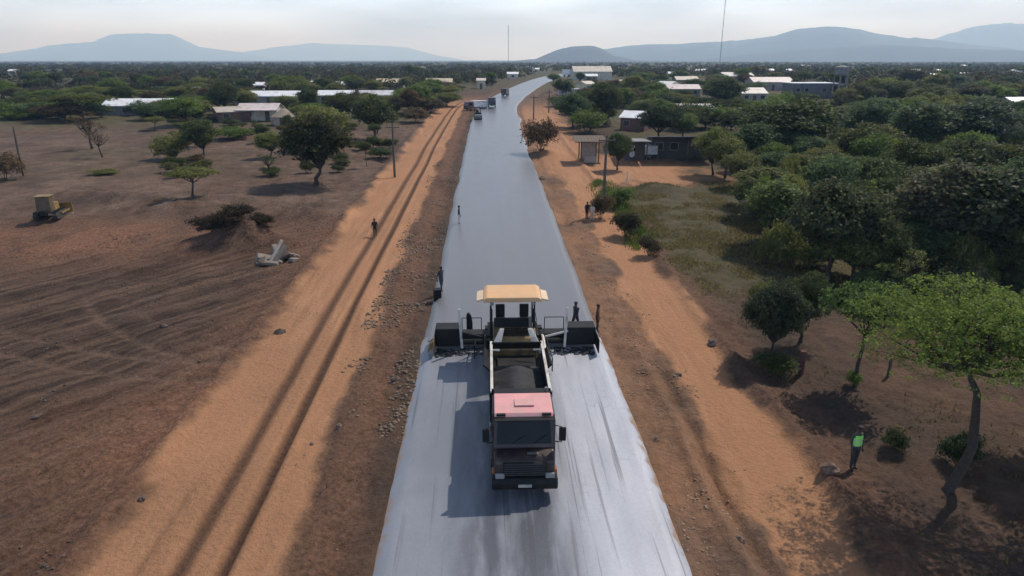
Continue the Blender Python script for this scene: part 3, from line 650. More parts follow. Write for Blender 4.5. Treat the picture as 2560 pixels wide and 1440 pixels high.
for i in range(95):
    px, py = ru.uniform(-20, 1130), ru.uniform(215, 296); x, y = at(px, py)
    if any(math.hypot(x - c[0], y - c[1]) < r*.9 for c, r in ((at(352, 285), 13), (at(672, 262), 15), (at(838, 260), 9), (at(940, 259), 9), (at(646, 300), 9), (at(590, 303), 8))): continue
    k = ru.choice(['round0', 'round1', 'round2', 'dense1', 'bush0', 'bush2']); tree('yard_tree', 'garden tree growing among the white-roofed houses left of the road', px, py, ru.uniform(50, 110)*(py/280), ru.uniform(26, 52)*(py/280), k, ru.choice([DARK, OLIVE, OLIVE, MIDG, (.085, .08, .05)]), 'garden trees among the white roofs')
for i in range(60):
    px, py = ru.uniform(1400, 1960), ru.uniform(205, 345); x, y = at(px, py)
    if x - float(xc(y)) < 17 or any(math.hypot(x - c[0], y - c[1]) < r for c, r in ((at(1580, 322), 7), (at(1740, 298), 9), (at(1650, 236), 7), (at(1702, 238), 10), (at(1885, 250), 6), (at(1932, 220), 10))): continue
    k = ru.choice(['round0', 'round1', 'round2', 'dense1', 'bush0', 'bush2', 'tall0']); tree('village_tree', 'tree between the village houses right of the road', px, py, ru.uniform(45, 100)*(py/280), ru.uniform(26, 60)*(py/280), k, ru.choice([DARK, OLIVE, DARK, MIDG, BLUE]), 'trees of the village')
for i in range(20):
    px = 10 + i*25 + ru.uniform(-10, 10); py = ru.uniform(283, 300)
    tree('hedge_shrub', 'low shrub in the hedge line behind the bare plain', px, py, ru.uniform(45, 85), ru.uniform(22, 42), ru.choice(['bush0', 'bush1', 'bush2']), ru.choice([DARK, BLUE, MIDG, OLIVE]), 'hedge behind the plain')
tree('acacia_tree', 'bright green flat-crowned tree with leaning trunk in the right foreground', 2372, 1225, 620, 510, 'big', (.135, .205, .05), rz=0.)
tree('acacia_tree', 'slim leaning tree with pale green top behind the person in the vest', 2138, 965, 250, 245, 'acacia1', (.08, .13, .045), rz=2.2)
tree('shade_tree', 'dark tree at the lower right corner throwing deep shade', 2800, 1330, 520, 560, 'near', DARK)
tree('shade_tree', 'dark tree at the right picture edge below the bright crown', 2610, 1120, 300, 420, 'near', DARK)
tree('shrub', 'dark shrub at the foot of the foreground trunk', 2395, 1165, 110, 85, 'bush0', (.04, .062, .034))
tree('shrub', 'small green shrub right of the person in the vest', 2235, 1128, 75, 48, 'bush1', (.05, .075, .036))
tree('shrub', 'small shrub growing round the slim leaning trunk', 2132, 968, 45, 40, 'bush2', MIDG)
tree('shrub', 'dark shrub under the low tree at the track edge', 1935, 935, 120, 50, 'bush2', DARK)
# --- the scrub belt farther off: single trees, then one mass
keepout = [(at(a, b), r) for a, b, r in [(350, 285, 12), (670, 258, 14), (840, 255, 8), (940, 255, 8), (645, 300, 9), (590, 303, 7), (712, 310, 6), (1475, 408, 9), (1680, 415, 14),
           (1578, 325, 9), (1737, 300, 10), (1650, 236, 10), (1700, 232, 10), (2040, 240, 12), (1440, 410, 20), (250, 390, 26), (1940, 245, 12), (1485, 186, 20), (2095, 255, 7), (500, 420, 14)]]
def clear(x, y, lim):
    X = x - float(xc(y))
    if -16.5 < X < 8 or (8 <= X < 16 and y < 260): return False
    if y < 150 and x < -14 and y < 138: return False
    return all(math.hypot(x - c[0], y - c[1]) > r for c, r in keepout)
n_l = n_r = 0; rt = random.Random(11); kinds = ['round0', 'round1', 'round2', 'dense0', 'bush0', 'bush1', 'bush2', 'acacia1', 'tall0']
while n_l < 145 or n_r < 145:
    px = rt.uniform(-60, 2620); py = rt.uniform(172, 300) if rt.random() < .75 else rt.uniform(172, 215)
    x, y = at(px, py)
    if not clear(x, y, 0) or (px > 1900 and py > 285): continue
    left = x < float(xc(y))
    if (n_l if left else n_r) >= 145: continue
    k = rt.choice(kinds); s = rt.uniform(.6, 1.15); p = P[k]
    ti = rt.choice([DARK, DARK, MIDG, OLIVE, OLIVE, BLUE, DRY])
    put_tree('scrub_tree', 'scattered scrub tree in the distant belt left of the road' if left else 'scattered scrub tree among the distant roofs right of the road',
             x, y, p['W']*s, p['H']*s*rt.uniform(.6, .85), k, ti, 'scrub trees left of the road' if left else 'scrub trees among the roofs')
    if left: n_l += 1
    else: n_r += 1
rg = np.random.default_rng(5); M = 9500
yy = 235*np.exp(rg.random(M)*math.log(2600/235)); xx = rg.uniform(-.85, .9, M)*yy*1.0
X = xx - xc(yy); ok = (X < -14) | (X > 12); ok &= (fbm(xx*.02, yy*.012, 3) > -.3 + .25*(yy < 330))
for c_, r_ in keepout: ok &= np.hypot(xx - c_[0], yy - c_[1]) > r_*1.1
xx, yy = xx[ok], yy[ok]; n = len(xx); ww = rg.uniform(2., 4.5, n); hh = rg.uniform(2.0, 5.0, n); LPC = 40
d = rg.normal(size=(n, LPC, 3)); d /= np.linalg.norm(d, axis=2)[..., None]; d[..., 2] = np.abs(d[..., 2])
r = rg.uniform(.55, 1.1, (n, LPC, 1))
cen = np.stack([xx, yy, g(yy) + hh*.3], 1)[:, None, :] + d*r*np.stack([ww, ww, hh*.7], 1)[:, None, :]
V = leaves(cen.reshape(-1, 3), d.reshape(-1, 3), .62, rg, .4)
me = np_mesh('woodland', V, np.arange(len(V)).reshape(-1, 4)); a = me.attributes.new('leaf_tone', 'FLOAT', 'POINT')
tn = np.clip(np.repeat(rg.normal(.45, .25, n), LPC*4) + np.repeat(rg.normal(0, .1, n*LPC), 4), 0, 1); a.data.foreach_set('value', tn.astype(np.float32))
wd = tag(link('woodland', me, LEAF), 'dark hazy scrubland reaching to the horizon', 'woodland', kind='stuff'); wd.color = (.05, .055, .032, 1)

marks = [(at(a, b), t) for a, b, t in [(30, 188, 'the far left white speck'), (330, 216, 'the lone small white house'), (352, 288, 'the long white roof'), (672, 262, 'the left long pale roof'), (838, 260, 'the middle long pale roof'),
  (940, 259, 'the right long pale roof'), (646, 302, 'the beige porch house'), (508, 398, 'the stout plain tree'), (792, 462, 'the largest left tree'), (230, 372, 'the two thorn trees'), (987, 442, 'the left utility pole'),
  (1033, 181, 'the faint white shed'), (975, 224, 'the tan-roofed buildings'), (1203, 222, 'the road bend'), (1475, 408, 'the timber kiosk'), (1700, 414, 'the grey shop'), (1580, 328, 'the red-brown house'), (1740, 304, 'the wide brown house'),
  (1482, 200, 'the large pale barn'), (1702, 243, 'the pinkish white roof'), (1932, 226, 'the pale pink shed'), (2036, 246, 'the dark concrete block'), (2092, 258, 'the water tower'), (2272, 200, 'the far right white roof'), (2546, 190, 'the edge cream roof'),
  (2556, 282, 'the edge white roof'), (1962, 405, 'the widest dark crown'), (2415, 400, 'the broad dark back tree'), (2070, 700, 'the huge dark tree'), (2195, 600, 'the bright wood crown'), (2450, 720, 'the tall edge tree'), (2275, 500, 'the olive dome'), (1880, 545, 'the low field-edge tree')]]
cl = {}
for o in list(C.objects):
    if o.parent is None and o.get('group') in ('trees filling the wood', 'feathery shrubs of the wood', 'undergrowth of the wood', 'copse behind the wood', 'garden trees among the white roofs', 'trees of the village', 'hedge behind the plain', 'dry shrubs on the plain', 'dry trees on the plain', 'scrub trees left of the road', 'scrub trees among the roofs'):
        mk = min(marks, key=lambda m: math.hypot(math.atan2(o.location.x, o.location.y) - math.atan2(m[0][0], m[0][1]), .35*math.log(o.location.y/m[0][1])))
        cl.setdefault((o['tone'], o['shape'], 'feathery shrub' if o.name.startswith('feathery') else 'shrub' if o['category'] == 'shrub' else 'tree', mk[1]), []).append(o)
ORD = ['leftmost', 'second', 'third', 'fourth', 'fifth', 'sixth', 'seventh', 'eighth', 'ninth', 'tenth', 'eleventh', 'twelfth', 'thirteenth', 'fourteenth', 'fifteenth', 'sixteenth']
for (tn_, sh_, kd_, mk_), os_ in cl.items():
    os_.sort(key=lambda o: o.location.x/o.location.y)
    for i, o in enumerate(os_): o['label'] = ('%s %s %s near %s' % (tn_, sh_, kd_, mk_)) if len(os_) == 1 else '%s %s %s %s %snear %s' % (ORD[i] if i < len(ORD) else 'further', tn_, sh_, kd_, 'from the left ' if i else '', mk_)
for o in C.objects:
    for k in ('tone', 'shape'):
        if k in o: del o[k]

# grass on the verges and under the trees, loose stones
def blades(name, label, pts, h, tint, seed):
    rg = np.random.default_rng(seed); n = len(pts); z = g(pts[:, 1]) + relief(pts[:, 0], pts[:, 1])
    b = np.stack([pts[:, 0], pts[:, 1], z - .02], 1); a = rg.uniform(0, 6.28, n); wd_ = rg.uniform(.012, .03, n)*2
    H = h*rg.uniform(.4, 1.2, n); ln = rg.normal(0, .4, (n, 2))*H[:, None]
    dx = np.stack([np.cos(a)*wd_, np.sin(a)*wd_, 0*a], 1)
    V = np.stack([b - dx, b + dx, b + np.stack([ln[:, 0], ln[:, 1], H], 1)], 1).reshape(-1, 3)
    me = np_mesh(name, V, np.arange(len(V)).reshape(-1, 3)); at_ = me.attributes.new('leaf_tone', 'FLOAT', 'POINT')
    at_.data.foreach_set('value', np.repeat(rg.random(n), 3).astype(np.float32))
    o = tag(link(name, me, LEAF), label, 'grass', kind='stuff'); o.color = (*tint, 1); return o
def scatter(n, x0, x1, y0, y1, seed, f):
    rg = np.random.default_rng(seed); x = rg.uniform(x0, x1, n); y = rg.uniform(y0, y1, n); k = rg.random(n) < f(x, y); return np.stack([x[k], y[k]], 1)
pts = scatter(90000, 11.5, 30, 38, 84, 3, lambda x, y: zones(x, y)['grass']*sm(-.25, .35, fbm(x*.5, y*.5, 3)))
blades('grass', 'dry olive grass on the small field right of the orange track', pts, .22, (.17, .15, .075), 1)
pts = scatter(26000, 10.2, 17, 55, 84, 4, lambda x, y: np.exp(-((x - 11.9 - (y - 62)*.012)/1.1)**2)*sm(-.2, .3, fbm(x*.4, y*.25, 3)))
blades('grass', 'green grass strip along the verge by the utility pole', pts, .5, (.10, .15, .04), 2)
pts = scatter(20000, 12.5, 40, 17, 40, 6, lambda x, y: .5*sm(.05, .4, fbm(x*.5, y*.5, 3)))
blades('grass', 'sparse grass tufts on the shaded ground under the right trees', pts, .2, (.11, .11, .05), 3)
pts = scatter(26000, -46, -4.9, 17, 75, 8, lambda x, y: .5*sm(.12, .42, fbm(x*.45, y*.45, 3))*(1 - zones(x, y)['track']))
blades('grass', 'sparse dead grass tufts over the graded field', pts, .13, (.15, .12, .08), 4)
def stones(name, label, pts, smin, smax, col, seed):
    rg = np.random.default_rng(seed); n = len(pts); z = g(pts[:, 1]) + relief(pts[:, 0], pts[:, 1])
    o6 = np.array([(1, 0, 0), (-1, 0, 0), (0, 1, 0), (0, -1, 0), (0, 0, 1), (0, 0, -.6), (.7, .6, .5), (-.6, .7, .45), (-.65, -.6, .5), (.6, -.7, .4)], float)
    f = np.array([(4, 6, 7), (4, 7, 8), (4, 8, 9), (4, 9, 6), (0, 2, 6), (2, 7, 6), (2, 1, 7), (1, 8, 7), (1, 3, 8), (3, 9, 8), (3, 0, 9), (0, 6, 9), (5, 2, 0), (5, 1, 2), (5, 3, 1), (5, 0, 3)])
    s = rg.uniform(smin, smax, (n, 1, 1))*rg.uniform(.6, 1.2, (n, 1, 3))*rg.uniform(.7, 1.15, (n, 10, 1)); a = rg.uniform(0, 6.28, n)
    v = o6[None]*s; cx, sx = np.cos(a)[:, None], np.sin(a)[:, None]
    v = np.stack([v[..., 0]*cx - v[..., 1]*sx, v[..., 0]*sx + v[..., 1]*cx, v[..., 2]*.75], -1) + np.stack([pts[:, 0], pts[:, 1], z], 1)[:, None]
    me = np_mesh(name, v.reshape(-1, 3), (f[None] + 10*np.arange(n)[:, None, None]).reshape(-1, 3))
    return tag(link(name, me, mat(name + str(seed), col, .9, .4, 3)), label, 'stones', kind='stuff')
pts = scatter(22000, -9.2, -5.05, 16, 120, 11, lambda x, y: .6*sm(-.1, .4, fbm(x*.7, y*.35, 3))*sm(120, 20, y))
stones('rubble', 'loose rubble on the verge left of the road', pts, .03, .15, (.16, .115, .08), 1)
pts = scatter(14000, 5.0, 9, 16, 110, 12, lambda x, y: .5*sm(-.05, .4, fbm(x*.7, y*.35, 3))*sm(110, 20, y))
stones('rubble', 'small stones on the verge right of the road', pts, .02, .09, (.27, .185, .13), 2)
pts = scatter(26000, -42, -15.2, 18, 80, 13, lambda x, y: .4*sm(0, .4, fbm(x*.3, y*.3, 3)))
stones('rubble', 'clods of earth strewn over the graded field', pts, .025, .11, (.085, .058, .042), 3)
rocks = [(700, 830, .26, 'dark boulder with pale top at the left edge of the rutted track'), (848, 1068, .16, 'reddish stone on the verge beside the rutted track'),
 (1695, 938, .17, 'dark stone on the right verge level with the truck bed'), (90, 1042, .16, 'dark stone on the graded field at the left'), (1850, 1352, .16, 'dark stone on the lower right verge'),
 (410, 820, .2, 'flat dark clod in the middle of the graded field'), (1354, 446, .38, 'dark lump lying at the right road edge'), (2070, 1195, .32, 'hollow dark stone beside the orange track near the person in the vest'),
 (1780, 860, .3, 'dark rock on the bank right of the orange track'), (988, 944, .2, 'brown stone at the left road edge'), (1640, 1090, .15, 'small dark stone on the right verge below the mirror'), (357, 1250, .14, 'small dark stone on the tan track')]
for i, (px, py, r_, lb) in enumerate(rocks):
    x, y = at(px, py); o = link('rock', blob(r_, 2, .5, (1.25, .9, .75), i), mat('rock%d' % (i % 3), [(.10, .072, .055), (.15, .09, .065), (.085, .06, .047)][i % 3], .9, .4, 5, .4))
    o.location = (x, y, gz(x, y) + r_*.2); o.rotation_euler = (.2, .1, i*1.3); tag(o, lb, 'rock')

# ------------------------------------------------------------------ buildings
def house(name, label, px, py, wpx, h, depth, roof='gable', wall=(.35, .3, .25), rc=(.6, .58, .56), rz=0., wins=2, door=True, porch=0, over=.35, rise=None, group=None, cat='house', frame=True):
    x, y = at(px, py); W = wpx/ppm(y); b = empty(name, (x, y, gz(x, y) - .05), rz, label, cat, group)
    wm = mat('plaster_%.2f_%.2f_%.2f' % wall, wall, .9, .2, 1.5, .15, dirt=tuple(c*.6 for c in wall), dscale=.8); rm = mat('sheet_%.2f_%.2f_%.2f' % rc, rc, .5, .12, 1.2, dirt=(rc[0]*.75, rc[1]*.66, rc[2]*.58), dscale=.5)
    dk = mat('dark_opening', (.02, .02, .022), .4, .2); wd = mat('door_wood', (.09, .06, .04), .7)
    rise = rise if rise is not None else depth*.5*.34; t = .08
    wb = MB()
    if roof == 'gable': wb.prism([(0, 0), (depth, 0), (depth, h), (depth/2, h + rise - .05), (0, h)], -W/2, W/2, 'x')
    elif roof == 'mono': wb.prism([(0, 0), (depth, 0), (depth, h + rise), (0, h)], -W/2, W/2, 'x')
    else: wb.box((0, depth/2, h/2), (W, depth, h))
    wb.build('wall', wm, b)
    r = MB(); A, B = -W/2 - over, W/2 + over; f0 = -over - porch
    sl = rise/(depth/2) if roof == 'gable' else rise/depth
    if roof == 'gable':
        zf = h + f0*sl*(1 if porch == 0 else .4)
        r.prism([(f0, zf), (0, h+.01), (depth/2, h + rise), (depth + over, h - over*sl), (depth + over, h - over*sl + t), (depth/2, h + rise + t), (0, h+.01+t), (f0, zf + t)], A, B, 'x')
    elif roof == 'mono': r.prism([(f0, h + f0*sl + .01), (depth + over, h + rise + over*sl + .01), (depth + over, h + rise + over*sl + t), (f0, h + f0*sl + t)], A, B, 'x')
    else: r.box((0, depth/2 - porch/2, h + .11), (W + 2*over, depth + 2*over + porch, .2))
    r.build('roof', rm, b)
    if porch:
        npost = max(2, int(W/3.2) + 1)
        for i in range(npost): MB().box((-W/2 + .2 + (W - .4)*i/(npost - 1), -porch + .1, h/2 - .06), (.14, .14, h - .15)).build('post', wm, b)
    slots = []
    nn = wins + (1 if door else 0)
    for i in range(nn): slots.append(-W/2 + W*(i + .5)/nn)
    di = nn//2 if door else -1
    for i, sx in enumerate(slots):
        if i == di:
            d = MB().box((sx, -.03, 1.0), (.95, .08, 2.0)).build('door', wd, b)
            MB().box((sx + .35, -.09, 1.0), (.05, .06, .14)).build('handle', dk, d)
        else:
            fr = MB(); ww, wh, zc = min(1.2, W/nn*.5), 1.0, h*.58
            for a_, c_ in (((ww + .16, .1, .08), (sx, -.03, zc + wh/2 + .04)), ((ww + .16, .1, .08), (sx, -.03, zc - wh/2 - .04)), ((.08, .1, wh), (sx - ww/2 - .04, -.03, zc)), ((.08, .1, wh), (sx + ww/2 + .04, -.03, zc))): fr.box(c_, a_)
            fo = fr.build('window', mat('window_frame', (.3, .28, .26), .6), b)
            MB().box((sx, -.012, zc), (ww, .03, wh)).build('pane', mat('window_glass', (.025, .03, .035), .12, .1), fo)
    return b
PALE, WHITE, CREAM, PINKW, BROWN, GREYW, DARKW = (.55, .54, .54), (.72, .72, .73), (.52, .45, .36), (.56, .47, .44), (.15, .085, .065), (.22, .21, .20), (.09, .085, .08)
house('long_building', 'long low building with bright white roof at the far edge of the plain', 352, 288, 178, 2.3, 8, 'gable', GREYW, WHITE, .02, 4, cat='building')
house('long_building', 'long pale-roofed building, left of three in a row', 672, 262, 165, 2.4, 7, 'gable', GREYW, WHITE, 0, 4, cat='building')
house('long_building', 'long pale-roofed building, middle of three in a row', 838, 260, 84, 2.4, 6.5, 'gable', GREYW, WHITE, 0, 2, cat='building')
house('long_building', 'pinkish pale-roofed building, right of three in a row', 940, 259, 84, 2.4, 6.5, 'gable', GREYW, PALE, 0, 2, cat='building')
house('porch_house', 'beige house with dark porch left of the mud hut', 646, 302, 92, 2.6, 5.5, 'gable', CREAM, PINKW, .04, 1, porch=1.8)
house('brown_house', 'dark brown gabled house beside the beige porch house', 588, 305, 76, 2.3, 5, 'gable', BROWN, (.42, .36, .30), .55, 1)
house('small_house', 'tiny pale house behind the tall dark tree at the left', 482, 248, 30, 2.6, 5, 'gable', CREAM, WHITE, .2, 1)
house('long_building', 'tan-roofed long building behind the bright green track tree', 975, 224, 66, 2.6, 7, 'gable', CREAM, (.50, .41, .28), 0, 2, cat='building')
house('long_building', 'tan-roofed building right of the bright green track tree', 1098, 223, 62, 2.6, 7, 'gable', GREYW, (.50, .41, .30), 0, 2, cat='building')
house('small_house', 'small cream house left of the bend in the road', 1203, 222, 20, 3, 4, 'mono', CREAM, CREAM, 0, 0)
for (px, py, wp, lb) in [(30, 188, 16, 'white speck of a house at the far left horizon'), (330, 216, 16, 'small white house alone in the scrub above the long white roof'), (640, 232, 34, 'pale house behind the left long roof'),
    (728, 229, 30, 'white house behind the bright yellow-green tree'), (784, 228, 14, 'small pale box house behind the dark round tree'), (835, 230, 14, 'smallest pale house above the middle long roof'),
    (862, 230, 22, 'second pale house above the middle long roof'), (1282, 198, 26, 'beige house beyond the road bend'), (1340, 182, 16, 'white house just left of the far end of the road')]:
    house('small_house', lb, px, py, wp, 2.6, 5, 'gable', CREAM, WHITE, 0, 1, False)
house('long_building', 'faint white long shed near the left horizon', 1033, 181, 56, 2.6, 9, 'gable', GREYW, PALE, 0, 0, False, cat='building')
# right-hand village
house('shop', 'grey shop with pale flat roof and porch columns behind the forecourt', 1702, 396, 150, 3.2, 4, 'mono', (.075, .07, .068), (.42, .41, .39), -.05, 3, porch=4.2, rise=-.45, cat='shop')
house('shop', 'small weathered lean-to joined to the left of the grey shop', 1586, 400, 50, 2.9, 4, 'mono', DARKW, (.16, .15, .13), -.05, 1, porch=3., rise=-.2, cat='shop')
house('brown_house', 'red-brown house with pale roof behind the lean-to', 1580, 328, 62, 2.7, 6, 'gable', (.16, .075, .06), WHITE, -.5, 1)
house('brown_house', 'wide brown house with thin white roof edge', 1740, 304, 98, 2.6, 6, 'mono', (.13, .09, .075), PINKW, 0, 2, rise=.7)
house('white_house', 'white round-gabled house with dark doorway at the left of a pink roof', 1650, 240, 44, 3.3, 7, 'gable', (.6, .56, .48), WHITE, -.9, 0)
house('long_building', 'long building with pinkish white roof right of the white gabled house', 1702, 243, 96, 2.6, 7, 'gable', (.17, .15, .15), PINKW, 0, 3, cat='building')
house('long_building', 'cream long roof behind the pinkish white roof', 1718, 216, 54, 2.6, 7, 'gable', (.2, .17, .15), CREAM, 0, 1, cat='building')
house('long_building', 'pale roof above the rounded dark tree', 1846, 206, 74, 2.8, 9, 'gable', GREYW, (.55, .52, .47), 0, 2, cat='building')
house('long_building', 'pale pink long shed left of the dark block', 1932, 226, 100, 3, 9, 'gable', (.3, .26, .24), PINKW, 0, 2, cat='building')
house('long_building', 'cream roofed shed directly right of the rounded dark tree', 1885, 256, 62, 2.6, 8, 'gable', (.3, .26, .22), (.55, .49, .44), 0, 2, cat='building')
house('block', 'dark grey concrete block with flat white roof', 2036, 246, 112, 4.4, 9, 'flat', (.115, .115, .125), WHITE, 0, 4, over=.15, cat='building')
house('long_building', 'large pale barn with dark opening near the road end', 1482, 200, 95, 4, 14, 'gable', (.5, .45, .38), (.5, .45, .38), 0, 0, cat='building')
house('small_house', 'white walled house close to the road end', 1428, 188, 40, 3, 6, 'flat', WHITE, WHITE, 0, 0)
house('small_house', 'pale yellow house in front of the large pale barn', 1476, 232, 30, 3, 5, 'gable', (.55, .52, .36), CREAM, .6, 1)
house('small_house', 'low white walled yard house by the roadside', 1424, 238, 52, 1.8, 4, 'flat', PALE, PALE, 0, 0, False)
house('small_house', 'pale-roofed cottage between the dark trees by the road', 1478, 204, 30, 2.5, 5, 'gable', GREYW, WHITE, 0, 1)
house('small_house', 'grey roofed house left of the white gabled house', 1556, 226, 26, 2.6, 5, 'mono', GREYW, PALE, 0, 1)
for (px, py, wp, lb) in [(1684, 197, 24, 'white house left of the tall mast'), (1752, 187, 26, 'white house with a dark gap near the tall mast'), (1922, 186, 26, 'white house far behind the pink shed'), (1973, 186, 12, 'narrow white tower house on the far plain'),
    (2016, 170, 22, 'faint white house just under the foothill'), (2272, 200, 32, 'bright white roof in the far right scrub'), (2292, 187, 26, 'string of white houses behind the bright white roof'), (2346, 203, 32, 'pale long roof right of the bright white roof'),
    (2346, 188, 12, 'tiny white house in the far right scrub'), (2416, 200, 22, 'white cottage at the far right beyond the wood'), (2412, 170, 14, 'faint pale house near the right horizon'), (2546, 190, 28, 'cream roof near the right picture edge'), (2378, 222, 30, 'tan thatched roof above the wood')]:
    house('small_house', lb, px, py, wp, 2.6, 5, 'gable', CREAM, WHITE, 0, 1, False)
house('small_house', 'bright white roof at the right picture edge behind the wood', 2556, 282, 56, 2.6, 6, 'gable', GREYW, WHITE, 0, 1)
# round mud hut
x, y = at(713, 312); hut = empty('mud_hut', (x, y, gz(x, y)), 0, 'round beige mud hut right of the beige porch house', 'hut')
MB().lathe([(0, 0), (0, 2.3), (1.9, 2.15), (1.95, 0)], 24, 'z').build('wall', mat('mud', (.33, .27, .21), .95, .2, 2, .3), hut)
MB().lathe([(1.8, 2.75), (2.5, 1.7), (3.3, .55), (3.45, .0)], 24, 'z').build('roof', mat('thatch', (.27, .22, .16), .95, .3, 6, .6), hut)
MB().box((0, -2.22, .85), (.8, .12, 1.7)).build('door', mat('door_wood', (.09, .06, .04), .7), hut)
# roadside kiosk
x, y = at(1474, 408); kz = gz(x, y); ko = empty('kiosk', (x, y, kz), -.03, 'open timber kiosk with flat brown roof at the orange forecourt', 'kiosk')
wood_ = mat('old_timber', (.11, .075, .05), .85, .35, 4, .3); pw = mat('kiosk_board', (.42, .33, .27), .85, .2, 2, dirt=(.25, .17, .12))
for i, (a, b_, hh_) in enumerate(((-1.25, 0, 3.0), (1.25, 0, 3.0), (-1.25, 3.2, 3.3), (1.25, 3.2, 3.3))): MB().box((a, b_, hh_/2), (.16, .16, hh_)).build('post', wood_, ko)
for i in range(9): MB().box((-2.2 + .5*i + .22, 1.5, 3.32), (.47, 4.6, .09), rx=.09).build('roof_board', wood_, ko)
MB().box((-.1, .0, 3.05), (4.2, .14, .18)).build('beam', wood_, ko); MB().box((.15, 3.1, 1.4), (2.0, .08, 2.6)).build('back_panel', pw, ko)
MB().box((0.1, .35, .5), (1.6, .6, 1.0)).build('counter', pw, ko); MB().box((0, 1.5, .06), (3., 3.8, .12)).build('floor', wood_, ko)
# water tower
x, y = at(2092, 258); H = ztop(x, y, 163) - gz(x, y); wt = empty('water_tower', (x, y, gz(x, y)), .3, 'tall concrete water tower on legs at the right end of the dark block', 'tower')
con = mat('old_concrete', (.17, .165, .16), .9, .25, 1.5, .2)
for a in (-1, 1):
    for b_ in (-1, 1): MB().tube([(a*1.2, b_*1.2, -.2), (a*1.05, b_*1.05, H*.74)], .2, 8).build('leg', con, wt)
for zz in (.25, .5): MB().box((0, 0, H*zz), (2.4, 2.4, .25)).build('brace', con, wt)
MB().lathe([(H*.72, 0), (H*.73, 1.6), (H*.76, 1.9), (H*.95, 1.9), (H, .3), (H, 0)], 20, 'z').build('tank', con, wt)
MB().box((1.3, -1.3, H*.4), (.4, .06, H*.78)).build('ladder', con, wt)
# masts and poles
STEEL = mat('galvanised_steel', (.16, .16, .17), .5, .15, 2, metal=.4)
def mast(label, px, py, ptop, wd_):
    x, y = at(px, py); H = ztop(x, y, ptop) - gz(x, y); o = empty('radio_mast', (x, y, gz(x, y)), .3, label, 'mast')
    for k in range(3):
        a = k*2.094; MB().tube([(math.cos(a)*wd_, math.sin(a)*wd_, 0), (math.cos(a)*wd_*.8, math.sin(a)*wd_*.8, H)], .13, 5).build('leg', STEEL, o)
    br = MB(); n = int(H/2.2)
    for i in range(n):
        for k in range(3):
            a, b_ = k*2.094, (k + 1)*2.094; br.tube([(math.cos(a)*wd_*.9, math.sin(a)*wd_*.9, H*i/n), (math.cos(b_)*wd_*.9, math.sin(b_)*wd_*.9, H*(i + 1)/n)], .06, 4, False)
    br.build('lattice', STEEL, o)
    for k in range(3):
        a = k*2.094 + .4; MB().tube([(0, 0, H*.92), (math.cos(a)*H*.3, math.sin(a)*H*.3, 0)], .025, 4, False).build('guy_wire', STEEL, o)
    MB().tube([(0, 0, H), (0, 0, H + 3)], .08, 5).build('antenna', STEEL, o)
mast('thin mast rising alone from the horizon above the road', 1271, 162, 62, .6)
mast('taller mast running out of the top of the picture on the right', 1799, 164, -30, .65)
POLE = mat('pole_wood', (.10, .075, .058), .85, .3, 3, .3)
def pole(label, px, py, ptop, arm=True):
    x, y = at(px, py); H = ztop(x, y, ptop) - gz(x, y); o = empty('utility_pole', (x, y, gz(x, y)), .1, label, 'pole')
    MB().tube([(0, 0, -.3), (0, 0, H*.5), (.05, 0, H)], [.16, .14, .11], 8).build('shaft', POLE, o)
    if arm:
        c = MB().box((.04, -.13, H - .5), (1.7, .1, .12)).build('crossarm', POLE, o)
        for k in (-.75, 0, .75): MB().tube([(.04 + k, -.13, H - .44), (.04 + k, -.13, H - .26)], [.05, .035], 6).build('insulator', STEEL, c)
pole('utility pole standing between the rutted track and the dark trees', 987, 442, 308)
pole('utility pole on the right verge in front of the grey shop', 1508, 532, 338)
pole('thin pole at the far left of the bare plain', 59, 440, 318, False)
pole('roadside pole before the road bends right', 1334, 300, 238); pole('second roadside pole beside the road bend', 1372, 282, 225)
pole('leaning pole at the left of the blurred hut trees', 165, 245, 180, False)
for (px, py, top, lb, c_) in [(2001, 935, 878, 'red-brown gate post at the edge of the wood', (.10, .035, .03)), (2219, 945, 895, 'thin fence post in the clearing behind the vest', (.09, .065, .05)), (2345, 720, 680, 'pale dead stump at the wood edge', (.3, .26, .22)),
                              (1567, 455, 428, 'short white marker post in the green grass strip', (.5, .47, .42)), (1590, 585, 560, 'short pale marker post between the two dark shrubs', (.45, .4, .35))]:
    x, y = at(px, py); H = max(.5, ztop(x, y, top) - gz(x, y)); m_ = MB().tube([(0, 0, -.2), (.02, 0, H*.6), (0, .02, H)], [.09, .08, .07] if c_[0] < .095 or c_[0] > .2 else [.16, .15, .15], 7)
    tag(m_.build('post', mat('post%.2f' % c_[0], c_, .85, .3, 4), None, loc=(x, y, gz(x, y))), lb, 'post')

# ------------------------------------------------------------------ machines
BLACK = mat('black_paint', (.012, .012, .013), .6, .3, 3, dirt=(.024, .021, .019), dscale=1.4, spec=.2)
RUBBER = mat('tyre_rubber', (.022, .021, .02), .85, .3, 8, .3, dirt=(.10, .075, .055), dscale=3)
RIM = mat('rim_steel', (.18, .17, .16), .5, .2, 5, dirt=(.12, .085, .06))
GLASS = mat('dark_glass', (.010, .011, .013), .12, .1, spec=.14)
BITUMEN = mat('hot_asphalt', (.020, .020, .022), .75, .4, 9, .9)
MAROON = mat('maroon_paint', (.018, .008, .009), .4, .2, 3, dirt=(.06, .035, .03), dscale=1.5)
PINK = mat('faded_pink_paint', (.66, .30, .29), .5, .08, 2, dirt=(.55, .31, .28), dscale=1.2)
BARE = mat('scraped_steel', (.62, .57, .50), .45, .2, 4, dirt=(.25, .2, .16), metal=.1)
LAMP = mat('lamp_glass', (.22, .22, .21), .15, .1)
